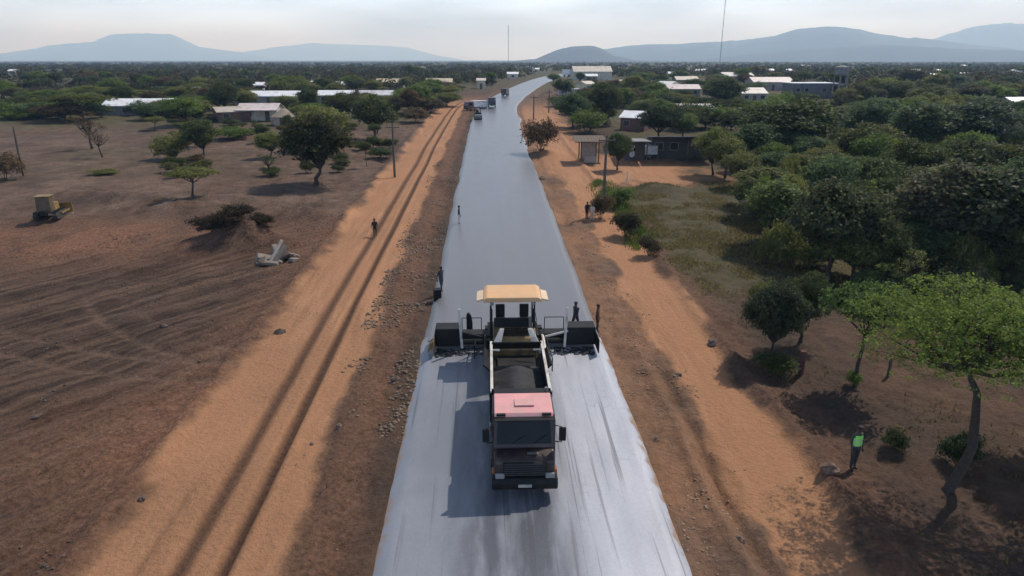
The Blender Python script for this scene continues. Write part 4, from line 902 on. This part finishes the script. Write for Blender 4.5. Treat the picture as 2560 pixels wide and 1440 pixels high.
def wheel(parent, c, r, wd_, sx=1, n=24):
    w_ = empty('wheel', c); w_.parent = parent; h = wd_/2
    MB().lathe([(-h*.7, r*.58), (-h, r*.68), (-h, r*.93), (-h*.75, r), (h*.75, r), (h, r*.93), (h, r*.68), (h*.7, r*.58)], n).build('tyre', RUBBER, w_, smooth=False)
    MB().lathe([(-h*.55, 0), (-h*.55, r*.2), (-h*.3*sx, r*.45), (-h*.62, r*.6), (h*.62, r*.6), (h*.3, r*.45), (h*.55, r*.2), (h*.55, 0)], n).build('rim', RIM, w_)
    return w_
# --- tipper truck, nose to the camera, backed up to the paver
tx, ty = -.08, 22.35; tk = empty('tipper_truck', (tx, ty, rz_(0, 24) - .01), 0, 'dark tipper truck with faded pink cab roof backed up to the paver', 'truck'); tk.rotation_euler.x = math.atan(SLOPE)
cab = MB().prism([(.12, .62), (.06, 1.35), (.12, 1.75), (.5, 2.72), (.66, 2.86), (2.05, 2.92), (2.16, 2.7), (2.2, 1.0), (2.0, .72), (1.85, .95), (1.55, 1.15), (1.15, 1.15), (.85, .95), (.72, .66)], -1.17, 1.17, 'x').build('cab', MAROON, tk, .05)
MB().prism([(.50, 2.80), (.62, 2.925), (1.3, 2.985), (2.05, 2.975), (2.12, 2.86), (1.3, 2.875)], -1.1, 1.1, 'x').build('cab_roof', PINK, tk, .03)['label'] = 'faded pink cab roof'
MB().box((0.05, 1.25, 3.0), (.75, .5, .05)).build('roof_hatch', mat('hatch', (.56, .30, .28), .6, .1), tk, .012)
gl = MB(); gl.add([(-1.02, .165, 1.86), (1.02, .165, 1.86), (.98, .47, 2.64), (-.98, .47, 2.64), (-1.02, .145, 1.87), (1.02, .145, 1.87), (.98, .45, 2.65), (-.98, .45, 2.65)], [(0, 1, 2, 3), (4, 5, 6, 7), (0, 1, 5, 4), (1, 2, 6, 5), (2, 3, 7, 6), (3, 0, 4, 7)]); gl.build('windscreen', GLASS, tk)
MB().prism([(-.40, .7), (-.50, 1.05), (-.44, 1.5), (-.3, 1.62), (.1, 1.74), (.12, .7)], -1.12, 1.12, 'x').build('bonnet', MAROON, tk, .09)
for k in (-.45, .35): MB().tube([(k, .13, 1.88), (k + .5, .22, 2.2)], .014, 5).build('wiper', BLACK, tk)
vi = MB().box((0, .33, 2.82), (2.2, .36, .04), rx=-.15).build('sun_visor', BLACK, tk, .012)
for k in (-.85, .85): MB().box((k, .52, 2.9), (.34, .12, .09)).build('marker_light', BLACK, tk, .02)
gr_ = MB().box((0, -.47, 1.2), (1.6, .08, .55)).build('grille', BLACK, tk, .015)
for k in range(6): MB().box((0, -.52, .98 + k*.09), (1.52, .03, .04)).build('slat', mat('grille_slat', (.04, .04, .042), .4), gr_)
bd = MB(); bd.box((.3, -.2, 1.685), (.4, .1, .02), rx=.25); bd.build('badge', mat('badge_chrome', (.2, .2, .2), .35, .2, 30, metal=.5), gr_)
MB().prism([(-.62, .40), (-.66, .68), (-.55, .86), (-.1, .86), (.1, .40)], -1.22, 1.22, 'x').build('bumper', BLACK, tk, .05)
for k in (-1, 1):
    MB().box((k*.92, -.56, .98), (.34, .12, .2)).build('headlight', LAMP, tk, .03)
    mr_ = MB().tube([(k*1.15, .3, 2.55), (k*1.38, .12, 2.6), (k*1.38, .12, 1.95), (k*1.15, .25, 1.9)], .022, 6).build('mirror_arm', BLACK, tk)
    MB().box((k*1.42, .14, 2.28), (.26, .12, .55)).build('mirror', BLACK, mr_, .03)
    dr = MB().box((k*1.18, 1.1, 1.75), (.03, 1.15, 1.5)).build('door', MAROON, tk, .01)
    MB().box((k*1.197, 1.1, 2.25), (.015, .95, .6)).build('side_window', GLASS, dr); MB().box((k*1.21, 1.55, 1.7), (.03, .18, .05)).build('handle', BLACK, dr)
    MB().box((k*1.12, .95, .52), (.25, .5, .06)).build('step', BLACK, tk)
    MB().box((k*.42, 4.6, .88), (.12, 6.2, .26)).build('chassis_rail', BLACK, tk)
    for yy_ in (1.35,): wheel(tk, (k*1.05, yy_, .53), .53, .32)
    for yy_ in (5.25, 6.55): wheel(tk, (k*.98, yy_, .53), .53, .56)
    MB().box((k*1.05, 3.35, .75), (.5, 1.0, .5)).build('fuel_tank', mat('tank_metal', (.14, .14, .145), .4, .2), tk, .05)
MB().tube([(.98, 2.35, .9), (.98, 2.35, 3.05)], .07, 8).build('exhaust_pipe', STEEL, tk)
MB().box((0, -.668, .6), (.5, .02, .12)).build('number_plate', mat('plate', (.35, .33, .28), .6), tk)
for k in (-1, 1):
    MB().tube([(k*1.06, 1.35 + .62*math.cos(t*.35), .53 + .62*math.sin(t*.35)) for t in range(10)], .05, 6).build('wheel_arch', BLACK, tk)
    MB().box((k*1.13, -.3, 1.05), (.14, .25, .16)).build('indicator', mat('amber_lens', (.30, .10, .02), .3), tk, .02)
    MB().box((k*.98, 5.9, 1.12), (.6, 2.6, .05)).build('mudguard', BLACK, tk)
# open tipping body: floor, two sides, headboard; tailgate hinged up over the hopper
MB().box((0, 5.15, 1.22), (2.36, 4.9, .12)).build('bed_floor', BLACK, tk)
for k in (-1, 1):
    sd = MB().box((k*1.18, 5.15, 1.95), (.07, 4.9, 1.4)).build('bed_side', BLACK, tk, .01)
    MB().box((k*1.18, 5.15, 2.69), (.12, 4.92, .08)).build('top_rail', BARE, sd, .01)
    for q_ in range(6): MB().box((k*1.24, 2.85 + q_*.92, 1.93), (.07, .1, 1.34)).build('rib', BLACK, sd)
hb = MB().box((0, 2.68, 2.02), (2.38, .08, 1.62)).build('headboard', BLACK, tk, .01)
MB().prism([(2.2, 2.86), (2.66, 2.84), (2.66, 2.76), (2.2, 2.80)], -1.1, 1.1, 'x').build('cab_guard', BLACK, hb)
MB().box((0, 7.72, 2.45), (2.3, .06, 1.1), rx=.9).build('tailgate', BLACK, tk)
MB().box((0, 7.3, .62), (2.3, .1, .12)).build('rear_bar', BLACK, tk)
# the load: a heap of hot mix
nl = 26; us = np.linspace(-1.12, 1.12, nl); vv = np.linspace(2.76, 7.5, 40); UU, VV = np.meshgrid(us, vv)
ZZ = 1.75 + .52*np.exp(-((UU/.8)**2)) * (1 - .75*sm(5.6, 7.6, VV)) + .10*fbm(UU*2.4, VV*2.4, 4) - .35*sm(5.8, 7.5, VV); ZZ[0] -= .1
Vl = np.stack([UU, VV, ZZ], -1).reshape(-1, 3); ii = np.arange(len(Vl)).reshape(len(vv), nl)
bot = Vl.copy(); bot[:, 2] = 1.285; Ql = np.stack([ii[:-1, :-1], ii[:-1, 1:], ii[1:, 1:], ii[1:, :-1]], -1).reshape(-1, 4)
rim_ = list(ii[0, :]) + list(ii[1:, -1]) + list(ii[-1, -2::-1]) + list(ii[-2:0:-1, 0]); nb = len(Vl)
side = [(rim_[i], rim_[i-1], rim_[i-1] + nb, rim_[i] + nb) for i in range(len(rim_))]
ld = link('asphalt_load', np_mesh('asphalt_load', np.vstack([Vl, bot]), np.vstack([Ql, Ql[:, ::-1] + nb, np.array(side)]), True), BITUMEN)
ld.location = tk.location; ld.rotation_euler = tk.rotation_euler; tag(ld, 'heap of black asphalt mix lying in the truck bed', 'asphalt')

# --- asphalt paver
px_, py_ = .0, 35.0; pv = empty('asphalt_paver', (px_, py_, rz_(0, 35)), 0, 'asphalt paver with tan canopy and wide black screed across the road', 'paver')
TAN = mat('tan_canopy', (.60, .345, .16), .55, .08, 1.5, dirt=(.55, .36, .2), dscale=1.2); TANL = mat('pale_canopy_flap', (.62, .46, .30), .6, .1, 2)
OLV = mat('machine_olive', (.19, .125, .045), .55, .3, 2.5, dirt=(.03, .027, .022), dscale=1.6); WHP = mat('white_steel', (.60, .58, .54), .5, .12, 3, dirt=(.35, .3, .25))
cx0 = -.13
cn = MB().prism([(-1.45, 3.62), (-1.62, 3.52), (-1.66, 3.36), (1.40, 3.36), (1.36, 3.52), (1.18, 3.62)], -1.75, .45, 'y').build('canopy', TAN, pv, .05); cn['label'] = 'tan sheet canopy'
for k in (-1, 1): MB().box((cx0 + k*1.66 + (-.02 if k < 0 else .02), -.7, 3.38), (.36, 1.5, .10), ry=k*.25).build('canopy_flap', TANL, cn, .02)
for a in (-1.25, 1.0):
    for b_ in (-1.55, .3): MB().tube([(a, b_, 1.5), (a, b_, 3.4)], .045, 6).build('canopy_post', BLACK, pv)
MB().box((-.1, -.6, 1.42), (2.7, 2.0, .12)).build('platform', BLACK, pv)
for k in (-1.15, -.4, .35, .95): MB().tube([(k, .4, 1.3), (k + .1, .7, 1.5), (k - .05, .95, .8)], .025, 5).build('hose', BLACK, pv)
for k in (-1.2, .95): MB().box((k, -1.72, 3.28), (.2, .1, .14)).build('work_lamp', LAMP, pv, .02)
for k in (-1.3, 1.1):
    MB().tube([(k, -1.5, 1.5), (k, -1.5, 2.4), (k, .35, 2.4), (k, .35, 1.5)], .022, 5).build('side_rail', BLACK, pv)
MB().tube([(1.25, .2, .5), (1.25, .2, 1.45)], .03, 5).build('ladder', BLACK, pv)
bdy = MB().prism([(-2.9, .55), (-3.0, 1.25), (-2.6, 1.75), (-1.5, 1.9), (.4, 1.45), (.5, .45)], -1.15, 1.05, 'x').build('engine_housing', OLV, pv, .05)
for k in range(5): MB().box((-.05, -2.4 + .16*k, 1.82 + .028*k), (1.5, .05, .04)).build('louvre', BLACK, bdy)
MB().tube([(.75, -2.0, 1.7), (.75, -2.0, 2.45), (.75, -1.85, 2.6)], .07, 8).build('exhaust_pipe', STEEL, pv)
for k in (-.75, .55):
    st = MB().box((k, -.1, 1.85), (.5, .5, .14)).build('seat', BLACK, pv, .04); MB().box((k, .18, 2.25), (.5, .12, .7)).build('backrest', BLACK, st, .04)
con_ = MB().box((-.1, -1.2, 1.95), (2.0, .35, .7), rx=-.2).build('console', BLACK, pv, .05)
sw = MB().tube([(-.75 + .2*math.cos(t*.524), -1.0, 2.35 + .2*math.sin(t*.524)) for t in range(13)], .02, 5).build('steering_wheel', BLACK, con_)
for a in (-1.2, .95): MB().box((a, -1.45, 2.15), (.06, .08, 1.5)).build('guard_panel', mat('guard_blue', (.02, .03, .045), .4), pv)
for k in (-1, 1):
    tr_ = MB().prism([(-2.75, .12), (-2.95, .38), (-2.75, .68), (.1, .68), (.32, .38), (.1, .12), (-.1, .02), (-2.55, .02)], k*1.05 - .2, k*1.05 + .2, 'x').build('crawler_track', RUBBER, pv, .03)
    for q_ in range(14): MB().box((k*1.05, -2.6 + q_*.2, .7), (.44, .07, .05)).build('track_pad', BLACK, tr_)
    MB().tube([(k*1.55, -2.3, .75), (k*1.55, -.4, .9), (k*1.6, .6, .55)], .09, 8).build('tow_arm', WHP if k > 0 else BLACK, pv)
# hopper with two raised wings and bare steel lips
MB().prism([(-4.8, .45), (-4.9, .62), (-2.85, .95), (-2.85, .45)], -.95, .95, 'x').build('hopper_floor', BLACK, pv)
for k in (-1, 1):
    wg = MB(); wg.add([(k*.95, -4.7, .55), (k*.95, -2.9, .65), (k*1.55, -2.9, 1.4), (k*1.62, -4.7, 1.25), (k*1.0, -4.7, .5), (k*1.0, -2.9, .6), (k*1.62, -2.9, 1.36), (k*1.69, -4.7, 1.2)],
        [(0, 1, 2, 3), (4, 7, 6, 5), (0, 3, 7, 4), (1, 5, 6, 2), (0, 4, 5, 1), (3, 2, 6, 7)])
    wo = wg.build('hopper_wing', BLACK, pv)
    lp = MB(); lp.add([(k*.60, -2.65, 2.3), (k*.82, -2.65, 2.3), (k*1.3, -3.3, 1.45), (k*.85, -3.3, 1.4), (k*.60, -2.7, 2.26), (k*.82, -2.7, 2.26), (k*1.3, -3.35, 1.41), (k*.85, -3.35, 1.36)],
        [(0, 1, 2, 3), (4, 7, 6, 5), (0, 3, 7, 4), (1, 5, 6, 2), (0, 4, 5, 1), (3, 2, 6, 7)])
    lp.build('deflector_plate', BARE, wo)
MB().tube([(-.9, -5.05, .55), (.9, -5.05, .55)], .12, 12).build('push_roller', STEEL, pv)
# screed: main plate, sliding extensions with their big end boxes, gates, masts
scr = MB(); scr.box((0, .95, .38), (3.4, .9, .6)); scr.box((0, 1.0, .9), (3.2, .5, .12)); scr.build('screed', BLACK, pv, .03)
MB().tube([(-4.1, .32, .35), (4.3, .32, .35)], .16, 10).build('auger', BLACK, pv)
for k, (x0, x1, xm) in ((-1, (-4.32, -3.0, -1.7)), (1, (2.92, 4.52, 1.7))):
    ex = MB().box(((x0 + xm)/2 if k < 0 else (xm + x1)/2, .9, .42), (abs(xm - (x0 if k < 0 else x1)), .8, .58)).build('screed_extension', BLACK, pv, .03)
    MB().box(((x0 + x1)/2, .62, .68), (x1 - x0, 1.0, 1.05)).build('end_box', BLACK, ex, .05)
    xe = x0 - .05 if k < 0 else x1 + .05
    MB().box((xe, .35, .45), (.05, 2.4, .8)).build('end_gate', OLV if k < 0 else BLACK, ex, .015)
    xp_ = -2.92 if k < 0 else 2.85
    MB().box((xp_, .02, 1.25), (.13, .1, 2.3), ry=k*.05).build('white_pole', WHP, pv, .015)
    MB().box((k*2.35, .1, .85), (1.3, .08, .1), ry=-k*.25).build('brace_bar', WHP if k > 0 else BLACK, pv)
    MB().box((k*2.2, 1.5, .35), (2.6, .4, .06)).build('walkway', BLACK, pv)
    for q_ in (1.8, 2.9): MB().tube([(k*q_, 1.65, .35), (k*q_, 1.65, 1.25)], .025, 5).build('rail_post', BLACK, pv)
    MB().tube([(k*1.8, 1.65, 1.25), (k*2.9, 1.65, 1.25)], .025, 5).build('handrail', BLACK, pv)
    MB().tube([(k*1.95 - .15, -.2, .6), (k*2.0 - .15, -2.9 if k > 0 else -1.2, .75), (k*2.0 - .15, -2.95 if k > 0 else -1.25, .02)], .035, 6).build('sensor_arm', BLACK, pv)
MB().prism([(-2.62, .9), (-2.62, 1.75), (-2.5, 1.9), (-2.35, 1.7), (-2.28, 1.3), (-2.28, .9)], .75, .95, 'y').build('control_cabinet', BLACK, pv, .03)
MB().prism([(-4.75, .05), (-4.38, .35), (-4.38, .75), (-4.6, .55)], -.5, .15, 'y').build('side_plough', OLV, pv, .02)
# windrow of fresh mix before the screed
wv = stones('asphalt_windrow', 'loose asphalt mix spread in front of the screed', scatter(900, -4.3, 4.4, 34.3, 35.3, 21, lambda x, y: np.where(np.abs(x) > 1.3, .9, .3)), .05, .16, (.03, .03, .033), 9)
wv.location.z = ROADTOP + .06

# --- generic lorry
def lorry(name, label, px, py, rz, cabc, bodyc, L=6.5, W=2.3, H=2.6, box=True, off=0., scale=1., group=None, cat='truck'):
    x, y = at(px, py); z = gz(x, y) if abs(x - float(xc(y))) > 5.2 else rz_(0, y) + .06
    o = empty(name, (x, y, z + off), rz, label, cat, group); o.scale = (scale,)*3
    cm = mat('paint%.2f%.2f%.2f' % cabc, cabc, .4, .1, 3, dirt=(.3, .22, .16), dscale=1); bm_ = mat('paint%.2f%.2f%.2f' % bodyc, bodyc, .5, .12, 3, dirt=(.3, .22, .16), dscale=1)
    MB().prism([(0, .45), (-.03, 1.2), (.3, 2.05), (.5, 2.15), (1.6, 2.15), (1.7, .5)], -W/2, W/2, 'x').build('cab', cm, o, .05)
    MB().box((0, .13, 1.62), (W*.86, .05, .66), rx=-.37).build('windscreen', GLASS, o)
    MB().box((0, -.02, .9), (W*.7, .06, .35)).build('grille', BLACK, o); MB().box((0, -.05, .48), (W*1.02, .2, .25)).build('bumper', BLACK, o, .03)
    MB().box((0, L/2 + .3, .62), (W*.5, L - .8, .2)).build('chassis', BLACK, o)
    bb = MB()
    if box: bb.box((0, (L + 1.85)/2, .75 + (H - .75)/2), (W, L - 1.85, H - .75))
    else:
        bb.box((0, (L + 1.85)/2, .85), (W, L - 1.85, .15))
        for k in (-1, 1): bb.box((k*W/2*.97, (L + 1.85)/2, 1.2), (.06, L - 1.85, .6))
        bb.box((0, L, 1.2), (W, .06, .6)); bb.box((0, 1.9, 1.35), (W, .06, .9))
    bb.build('cargo_body', bm_, o, .02)
    for k in (-1, 1):
        MB().box((k*W*.37, -.09, .78), (.3, .06, .18)).build('headlight', LAMP, o)
        MB().box((k*(W/2 + .005), .95, 1.55), (.02, .8, .5)).build('side_window', GLASS, o)
        for yy_ in (1.0, L - 1.3): wheel(o, (k*W*.43, yy_, .42), .42, .26, 1, 14)
    return o
lorry('lorry', 'dark blue lorry with pale stripe on the far road, nearer of two', 1230, 270, math.pi, (.02, .025, .05), (.03, .035, .06), 5.5, 1.9, 2.5)
lorry('lorry', 'small dark vehicle on the far road at the bend', 1266, 243, 2.95, (.02, .02, .022), (.03, .028, .028), 5, 1.7, 2.4)
lorry('lorry', 'white lorry with brown cab at the end of the rutted track', 1164, 276, math.radians(-62), (.10, .05, .04), (.75, .73, .70), 6., 2.2, 2.3)
lorry('van', 'white van parked in the shade before the lean-to', 1568, 398, math.radians(-80), (.70, .70, .72), (.70, .70, .72), 4.4, 1.8, 2.0, cat='van')
# --- road roller at the left road edge
x, y = at(1196, 303); ro = empty('road_roller', (x, y, rz_(4.5, y) + .06), .1, 'dark road roller at the left edge of the far road', 'roller')
for yy_ in (0, 2.6): MB().lathe([(-.8, 0), (-.8, .6), (.8, .6), (.8, 0)], 20, c=(0, yy_, .6)).build('drum', STEEL, ro)
MB().box((0, 1.3, 1.15), (1.4, 2.2, .7)).build('body', BLACK, ro, .06); MB().box((0, 1.5, 2.55), (1.5, 1.7, .08)).build('canopy', BLACK, ro, .02); MB().box((0, 1.7, 1.7), (.5, .5, .5)).build('seat', BLACK, ro, .04)
for a in (-.65, .65):
    for b_ in (.8, 2.2): MB().tube([(a, b_, 1.4), (a, b_, 2.55)], .04, 5).build('post', BLACK, ro)
# --- bulldozer on the field
x, y = at(128, 552); bz = empty('bulldozer', (x, y, gz(x, y) + .05), math.radians(192), 'dark bulldozer with raised pale-edged blade at the left edge of the field', 'bulldozer')
YEL = mat('worn_yellow', (.26, .16, .045), .6, .3, 2.5, dirt=(.10, .07, .045), dscale=1.2)
for k in (-1, 1):
    t_ = MB().prism([(-1.5, .1), (-1.85, .45), (-1.5, .85), (1.2, .85), (1.55, .5), (1.2, .1), (.9, .0), (-1.2, .0)], k*.95 - .25, k*.95 + .25, 'x').build('crawler_track', RUBBER, bz, .03)
    for q_ in range(11): MB().box((k*.95, -1.4 + q_*.26, .88), (.52, .09, .06)).build('track_pad', BLACK, t_)
    MB().box((k*1.28, -1.2, .55), (.12, 2.6, .2)).build('push_arm', YEL, bz)
MB().box((0, -.75, 1.2), (1.1, 1.9, .85), top=(.92, .98)).build('engine_hood', YEL, bz, .06); MB().box((0, .75, 1.75), (1.5, 1.3, 1.7), top=(.9, .85)).build('cab', mat('dark_cab', (.10, .065, .03), .6, .3, 3, dirt=(.05, .035, .025)), bz, .06)
MB().box((0, .72, 2.66), (1.6, 1.4, .1)).build('roof', YEL, bz, .03); MB().box((0, .06, 2.05), (1.1, .04, .7)).build('windscreen', GLASS, bz)
MB().tube([(.3, -.9, 1.6), (.3, -.9, 2.4)], .06, 7).build('exhaust_pipe', BLACK, bz)
bl_ = MB().prism([(-2.35, .0), (-2.55, .35), (-2.5, .9), (-2.25, 1.35), (-2.15, 1.35), (-2.38, .9), (-2.42, .4), (-2.22, .0)], -1.6, 1.6, 'x').build('blade', YEL, bz, .01)
MB().box((0, -2.24, .03), (3.2, .16, .1)).build('cutting_edge', BARE, bl_)
MB().box((0, 1.75, .9), (.7, .3, .5)).build('ripper', BLACK, bz, .03)
bz.scale = (.85,)*3
# --- debris tipped beside the earth mound
x, y = at(690, 652); db = empty('debris_pile', (x, y, gz(x, y) - .05), .3, 'pile of pale broken slabs and pipe beside the dark earth mound', 'debris'); rq = random.Random(4)
db.scale = (1.25,)*3
CRM = mat('broken_concrete', (.19, .155, .125), .85, .25, 4, .4, dirt=(.2, .15, .11), dscale=2)
for (cx_, cy_, cz_, dx_, dy_, dz_, ax_, ay_, az_) in [(-.5, 0, .4, 1.3, .5, .14, .5, .3, .2), (.2, -.3, .5, 1.7, .3, .22, .15, -.75, .6), (.7, .1, .35, .9, .7, .14, -.5, .4, 1.2), (-.9, -.4, .3, .8, .6, .16, .7, -.2, -.5), (.1, .4, .6, .35, 1.5, .2, .5, .1, .3), (1.1, -.4, .2, .7, .4, .2, .1, .2, .8), (-.3, -.7, .2, .9, .35, .18, .2, .1, -.3)]:
    MB().box((cx_, cy_, cz_), (dx_, dy_, dz_), rx=ax_, ry=ay_, rz=az_, top=(.9, .85)).build('slab', CRM, db, .02)
MB().tube([(-.4, -.6, .15), (.5, .3, 1.35)], .11, 10).build('pipe', mat('pale_pipe', (.30, .27, .23), .6), db)
for k in range(7):
    o = link('boulder', blob(rq.uniform(.16, .34), 2, .5, (1.1, .9, .8), 30 + k), CRM if k % 2 else mat('dark_rubble', (.09, .065, .05), .9), db); o.location = (rq.uniform(-1.4, 1.5), rq.uniform(-.9, .7), .12)
x, y = at(600, 606)
for k in range(5):
    p = P['bush%d' % (k % 3)]; a_ = put_tree('brush_heap', ['leafless dark brush on top of the earth mound', 'dark brush at the left of the earth mound', 'dark brush between the mound and the debris', 'low dark brush behind the earth mound', 'small dark brush in front of the earth mound'][k], x + (0, -2.2, 2.0, .6, -.4)[k], y + (0, .3, .2, 1.6, -1.0)[k], rq.uniform(2.4, 3.6), rq.uniform(.9, 1.5), 'bush%d' % (k % 3), (.045, .036, .026), 'brush about the earth mound')

# ------------------------------------------------------------------ people
def person(label, px, py, rz, shirt, trousers, pose='stand', vest=None, H=1.75, hat=None, dz=0., skin=(.075, .045, .03)):
    x, y = at(px, py); z = (gz(x, y) if abs(x) > 5 else rz_(x, y)) + dz
    o = empty('person', (x, y, z), rz, label, 'person'); s = H/1.75
    sp = {'stand': (.06, -.04), 'walk': (.24, -.24), 'wide': (.14, -.1)}[pose]; ad = {'stand': (.04, -.03), 'walk': (-.18, .2), 'wide': (-.22, -.3)}[pose]
    v = [(0, 0, .95), (0, .0, 1.15), (0, -.01, 1.36), (0, -.01, 1.47), (0, -.02, 1.56), (0, -.025, 1.66), (0, -.02, 1.745)]; r = [.15, .135, .15, .065, .085, .095, .06]
    e = [(0, 1), (1, 2), (2, 3), (3, 4), (4, 5), (5, 6)]
    def ch(root, pts, rr):
        k = root
        for p, q_ in zip(pts, rr): v.append(p); r.append(q_); e.append((k, len(v) - 1)); k = len(v) - 1
        return k
    tips = []
    for i, k in enumerate((-1, 1)):
        f = sp[i]; ch(0, [(k*.10, 0, .86), (k*.11, -f*.55 - .02, .50), (k*.115, -f + .02, .10), (k*.12, -f - .05, .04), (k*.13, -f - .15, .035)], [.105, .068, .048, .045, .035])
        a = ad[i]; w_ = ch(2, [(k*.19, 0, 1.41), (k*.25, -a*.35, 1.15), (k*.25, -a - .06, .93), (k*.25, -a - .09, .87)], [.062, .048, .034, .036]); tips.append((k, v[w_]))
    me = bpy.data.meshes.new('body'); me.from_pydata([tuple(c*s for c in p) for p in v], e, []); b = bpy.data.objects.new('body', me); C.objects.link(b)
    md = b.modifiers.new('s', 'SKIN'); md.use_smooth_shade = True; sv = me.skin_vertices[0].data if me.skin_vertices else None
    if sv is None:
        bpy.context.view_layer.objects.active = b; sv = me.skin_vertices[0].data
    for i, q_ in enumerate(r): sv[i].radius = (q_*s*(1.25 if i in (0, 1, 2) else 1), q_*s*(.8 if i in (0, 1, 2) else 1)) ; sv[i].use_root = (i == 0)
    b.modifiers.new('u', 'SUBSURF').levels = 1
    dg = bpy.context.evaluated_depsgraph_get(); dg.update(); ev = bpy.data.meshes.new_from_object(b.evaluated_get(dg)); bpy.data.objects.remove(b)
    bm = bmesh.new(); bm.from_mesh(ev)
    for k, p in tips:      # palm, four fingers of unequal length, thumb from the side of the palm
        fm_ = MB(); fm_.box((p[0]*s, p[1]*s, (p[2] - .045)*s), (.035*s, .08*s, .09*s))
        for q_, (yo, ln_) in enumerate(((-.03, .07), (-.01, .08), (.01, .075), (.03, .06))):
            fm_.tube([(p[0]*s, (p[1] + yo)*s, (p[2] - .085)*s), (p[0]*s, (p[1] + yo - .005)*s, (p[2] - .085 - ln_*.5)*s), ((p[0] - k*.02)*s, (p[1] + yo - .02)*s, (p[2] - .085 - ln_)*s)], .009*s, 5)
        fm_.tube([(p[0]*s, (p[1] - .04)*s, (p[2] - .03)*s), (p[0]*s, (p[1] - .075)*s, (p[2] - .065)*s), (p[0]*s, (p[1] - .08)*s, (p[2] - .095)*s)], .011*s, 5)
        t_ = bpy.data.meshes.new('t'); t_.from_pydata(fm_.v, [], fm_.f); bm.from_mesh(t_); bpy.data.meshes.remove(t_)
    fc_ = MB()              # nose, ears, brow
    fc_.box((0, -.125*s, 1.635*s), (.03*s, .035*s, .05*s), top=(.5, .4))
    for k in (-1, 1): fc_.box((k*.093*s, -.02*s, 1.645*s), (.02*s, .04*s, .06*s))
    t_ = bpy.data.meshes.new('t'); t_.from_pydata(fc_.v, [], fc_.f); bm.from_mesh(t_); bpy.data.meshes.remove(t_)
    bm.to_mesh(ev); bm.free(); ev.name = 'body'; ev.materials.clear()
    for m_ in (mat('skin', skin, .55, .1), mat('cloth%.2f%.2f%.2f' % shirt, shirt, .85, .15, 12), mat('cloth%.2f%.2f%.2f' % trousers, trousers, .85, .15, 12), mat('boots', (.03, .025, .02), .7)): ev.materials.append(m_)
    for p in ev.polygons:
        c_ = p.center; zz = c_.z/s; p.material_index = 0 if (zz > 1.47 or (abs(c_.x) > .2*s and zz < 1.0)) else (1 if zz > .96 else (2 if zz > .11 else 3)); p.use_smooth = True
    body = link('body', ev, None, o)
    hm = blob(.105*s, 2, .05, (.98, 1.05, .8)); hp = link('hair' if not hat else 'hat', hm, mat('hair', (.012, .010, .009), .8) if not hat else mat('hat%.2f%.2f' % hat[:2], hat, .6), o); hp.location = (0, -.01*s, 1.69*s)
    for k in (-1, 1): MB().box((k*.035*s, -.112*s, 1.665*s), (.022*s, .012*s, .012*s)).build('eye', mat('eye_dark', (.02, .015, .012), .3), body)
    if vest:
        vm = MB(); n = 14; rows = [(1.0, .20, .135), (1.15, .195, .135), (1.3, .205, .14), (1.41, .175, .115)]
        for zz, a, b2 in rows:
            for q_ in range(n): t = 2*math.pi*q_/n; vm.v.append((math.cos(t)*a*s, (math.sin(t)*b2 - .005)*s, zz*s))
        for i in range(3):
            for q_ in range(n): vm.f.append((i*n + q_, i*n + (q_ + 1) % n, (i + 1)*n + (q_ + 1) % n, (i + 1)*n + q_))
        vm.build('vest', mat('hi_vis', vest, .7, .06), o, smooth=True)
        for zz in (1.08, 1.24): MB().lathe([(zz*s - .022, .218*s), (zz*s + .022, .218*s)], 14, 'z').build('reflective_band', mat('reflective_band', (.5, .52, .42), .4), o).scale.y = .69
    return o
person('person in a bright green vest and dark trousers standing by the orange track', 2131, 1168, .2, (.05, .05, .045), (.03, .03, .035), 'stand', vest=(.30, .78, .13), H=1.95)
person('worker in dark overalls walking behind the right end of the screed', 1438, 838, -1.0, (.025, .028, .035), (.02, .022, .03), 'walk', H=1.75, dz=.1)
person('person in brown clothes standing at the right road edge by the screed', 1492, 838, 1.2, (.10, .035, .025), (.08, .035, .028), 'stand', H=1.72)
person('person in dark clothes standing at the left road edge beyond the paver', 1104, 735, .9, (.035, .035, .04), (.045, .042, .042), 'wide', H=1.75)
person('person in dark top and pale trousers at the left road edge far behind the paver', 1148, 566, 1.6, (.02, .02, .022), (.55, .54, .52), 'stand', H=1.75)
person('lone person in black walking on the rutted track', 938, 588, .3, (.015, .015, .016), (.015, .015, .016), 'walk', H=1.7)
person('person in black beside the right orange track, left of two', 1467, 546, .4, (.018, .016, .016), (.02, .018, .018), 'stand', H=1.72)
person('person in pale clothes beside the right orange track, right of two', 1480, 552, 2.4, (.45, .36, .30), (.42, .33, .27), 'stand', H=1.72)
x, y = at(1094, 752); bx_ = empty('crate', (x, y, gz(x, y)), .2, 'small black crate at the left road edge', 'crate')
MB().box((0, 0, .42), (.5, .5, .84)).build('body', BLACK, bx_, .03); MB().box((0, 0, .87), (.54, .54, .06)).build('lid', BLACK, bx_, .02)

# ------------------------------------------------------------------ the air
hz = MB().box((0, 12750, 330), (40000, 26500, 722)).build('haze', None); hz.data.materials.clear()
hm = bpy.data.materials.new('haze'); hm.use_nodes = True; hn = hm.node_tree; hn.nodes.clear()
ho = hn.nodes.new('ShaderNodeOutputMaterial'); hv = hn.nodes.new('ShaderNodeVolumePrincipled'); hv.inputs['Color'].default_value = (.44, .68, 1, 1); hv.inputs['Absorption Color'].default_value = (1, 1, 1, 1); hv.inputs['Density'].default_value = 1.65e-4; hv.inputs['Anisotropy'].default_value = .2
hn.links.new(hv.outputs[0], ho.inputs['Volume']); hz.data.materials.append(hm); tag(hz, 'pale blue haze lying over the whole plain', 'haze', kind='stuff')
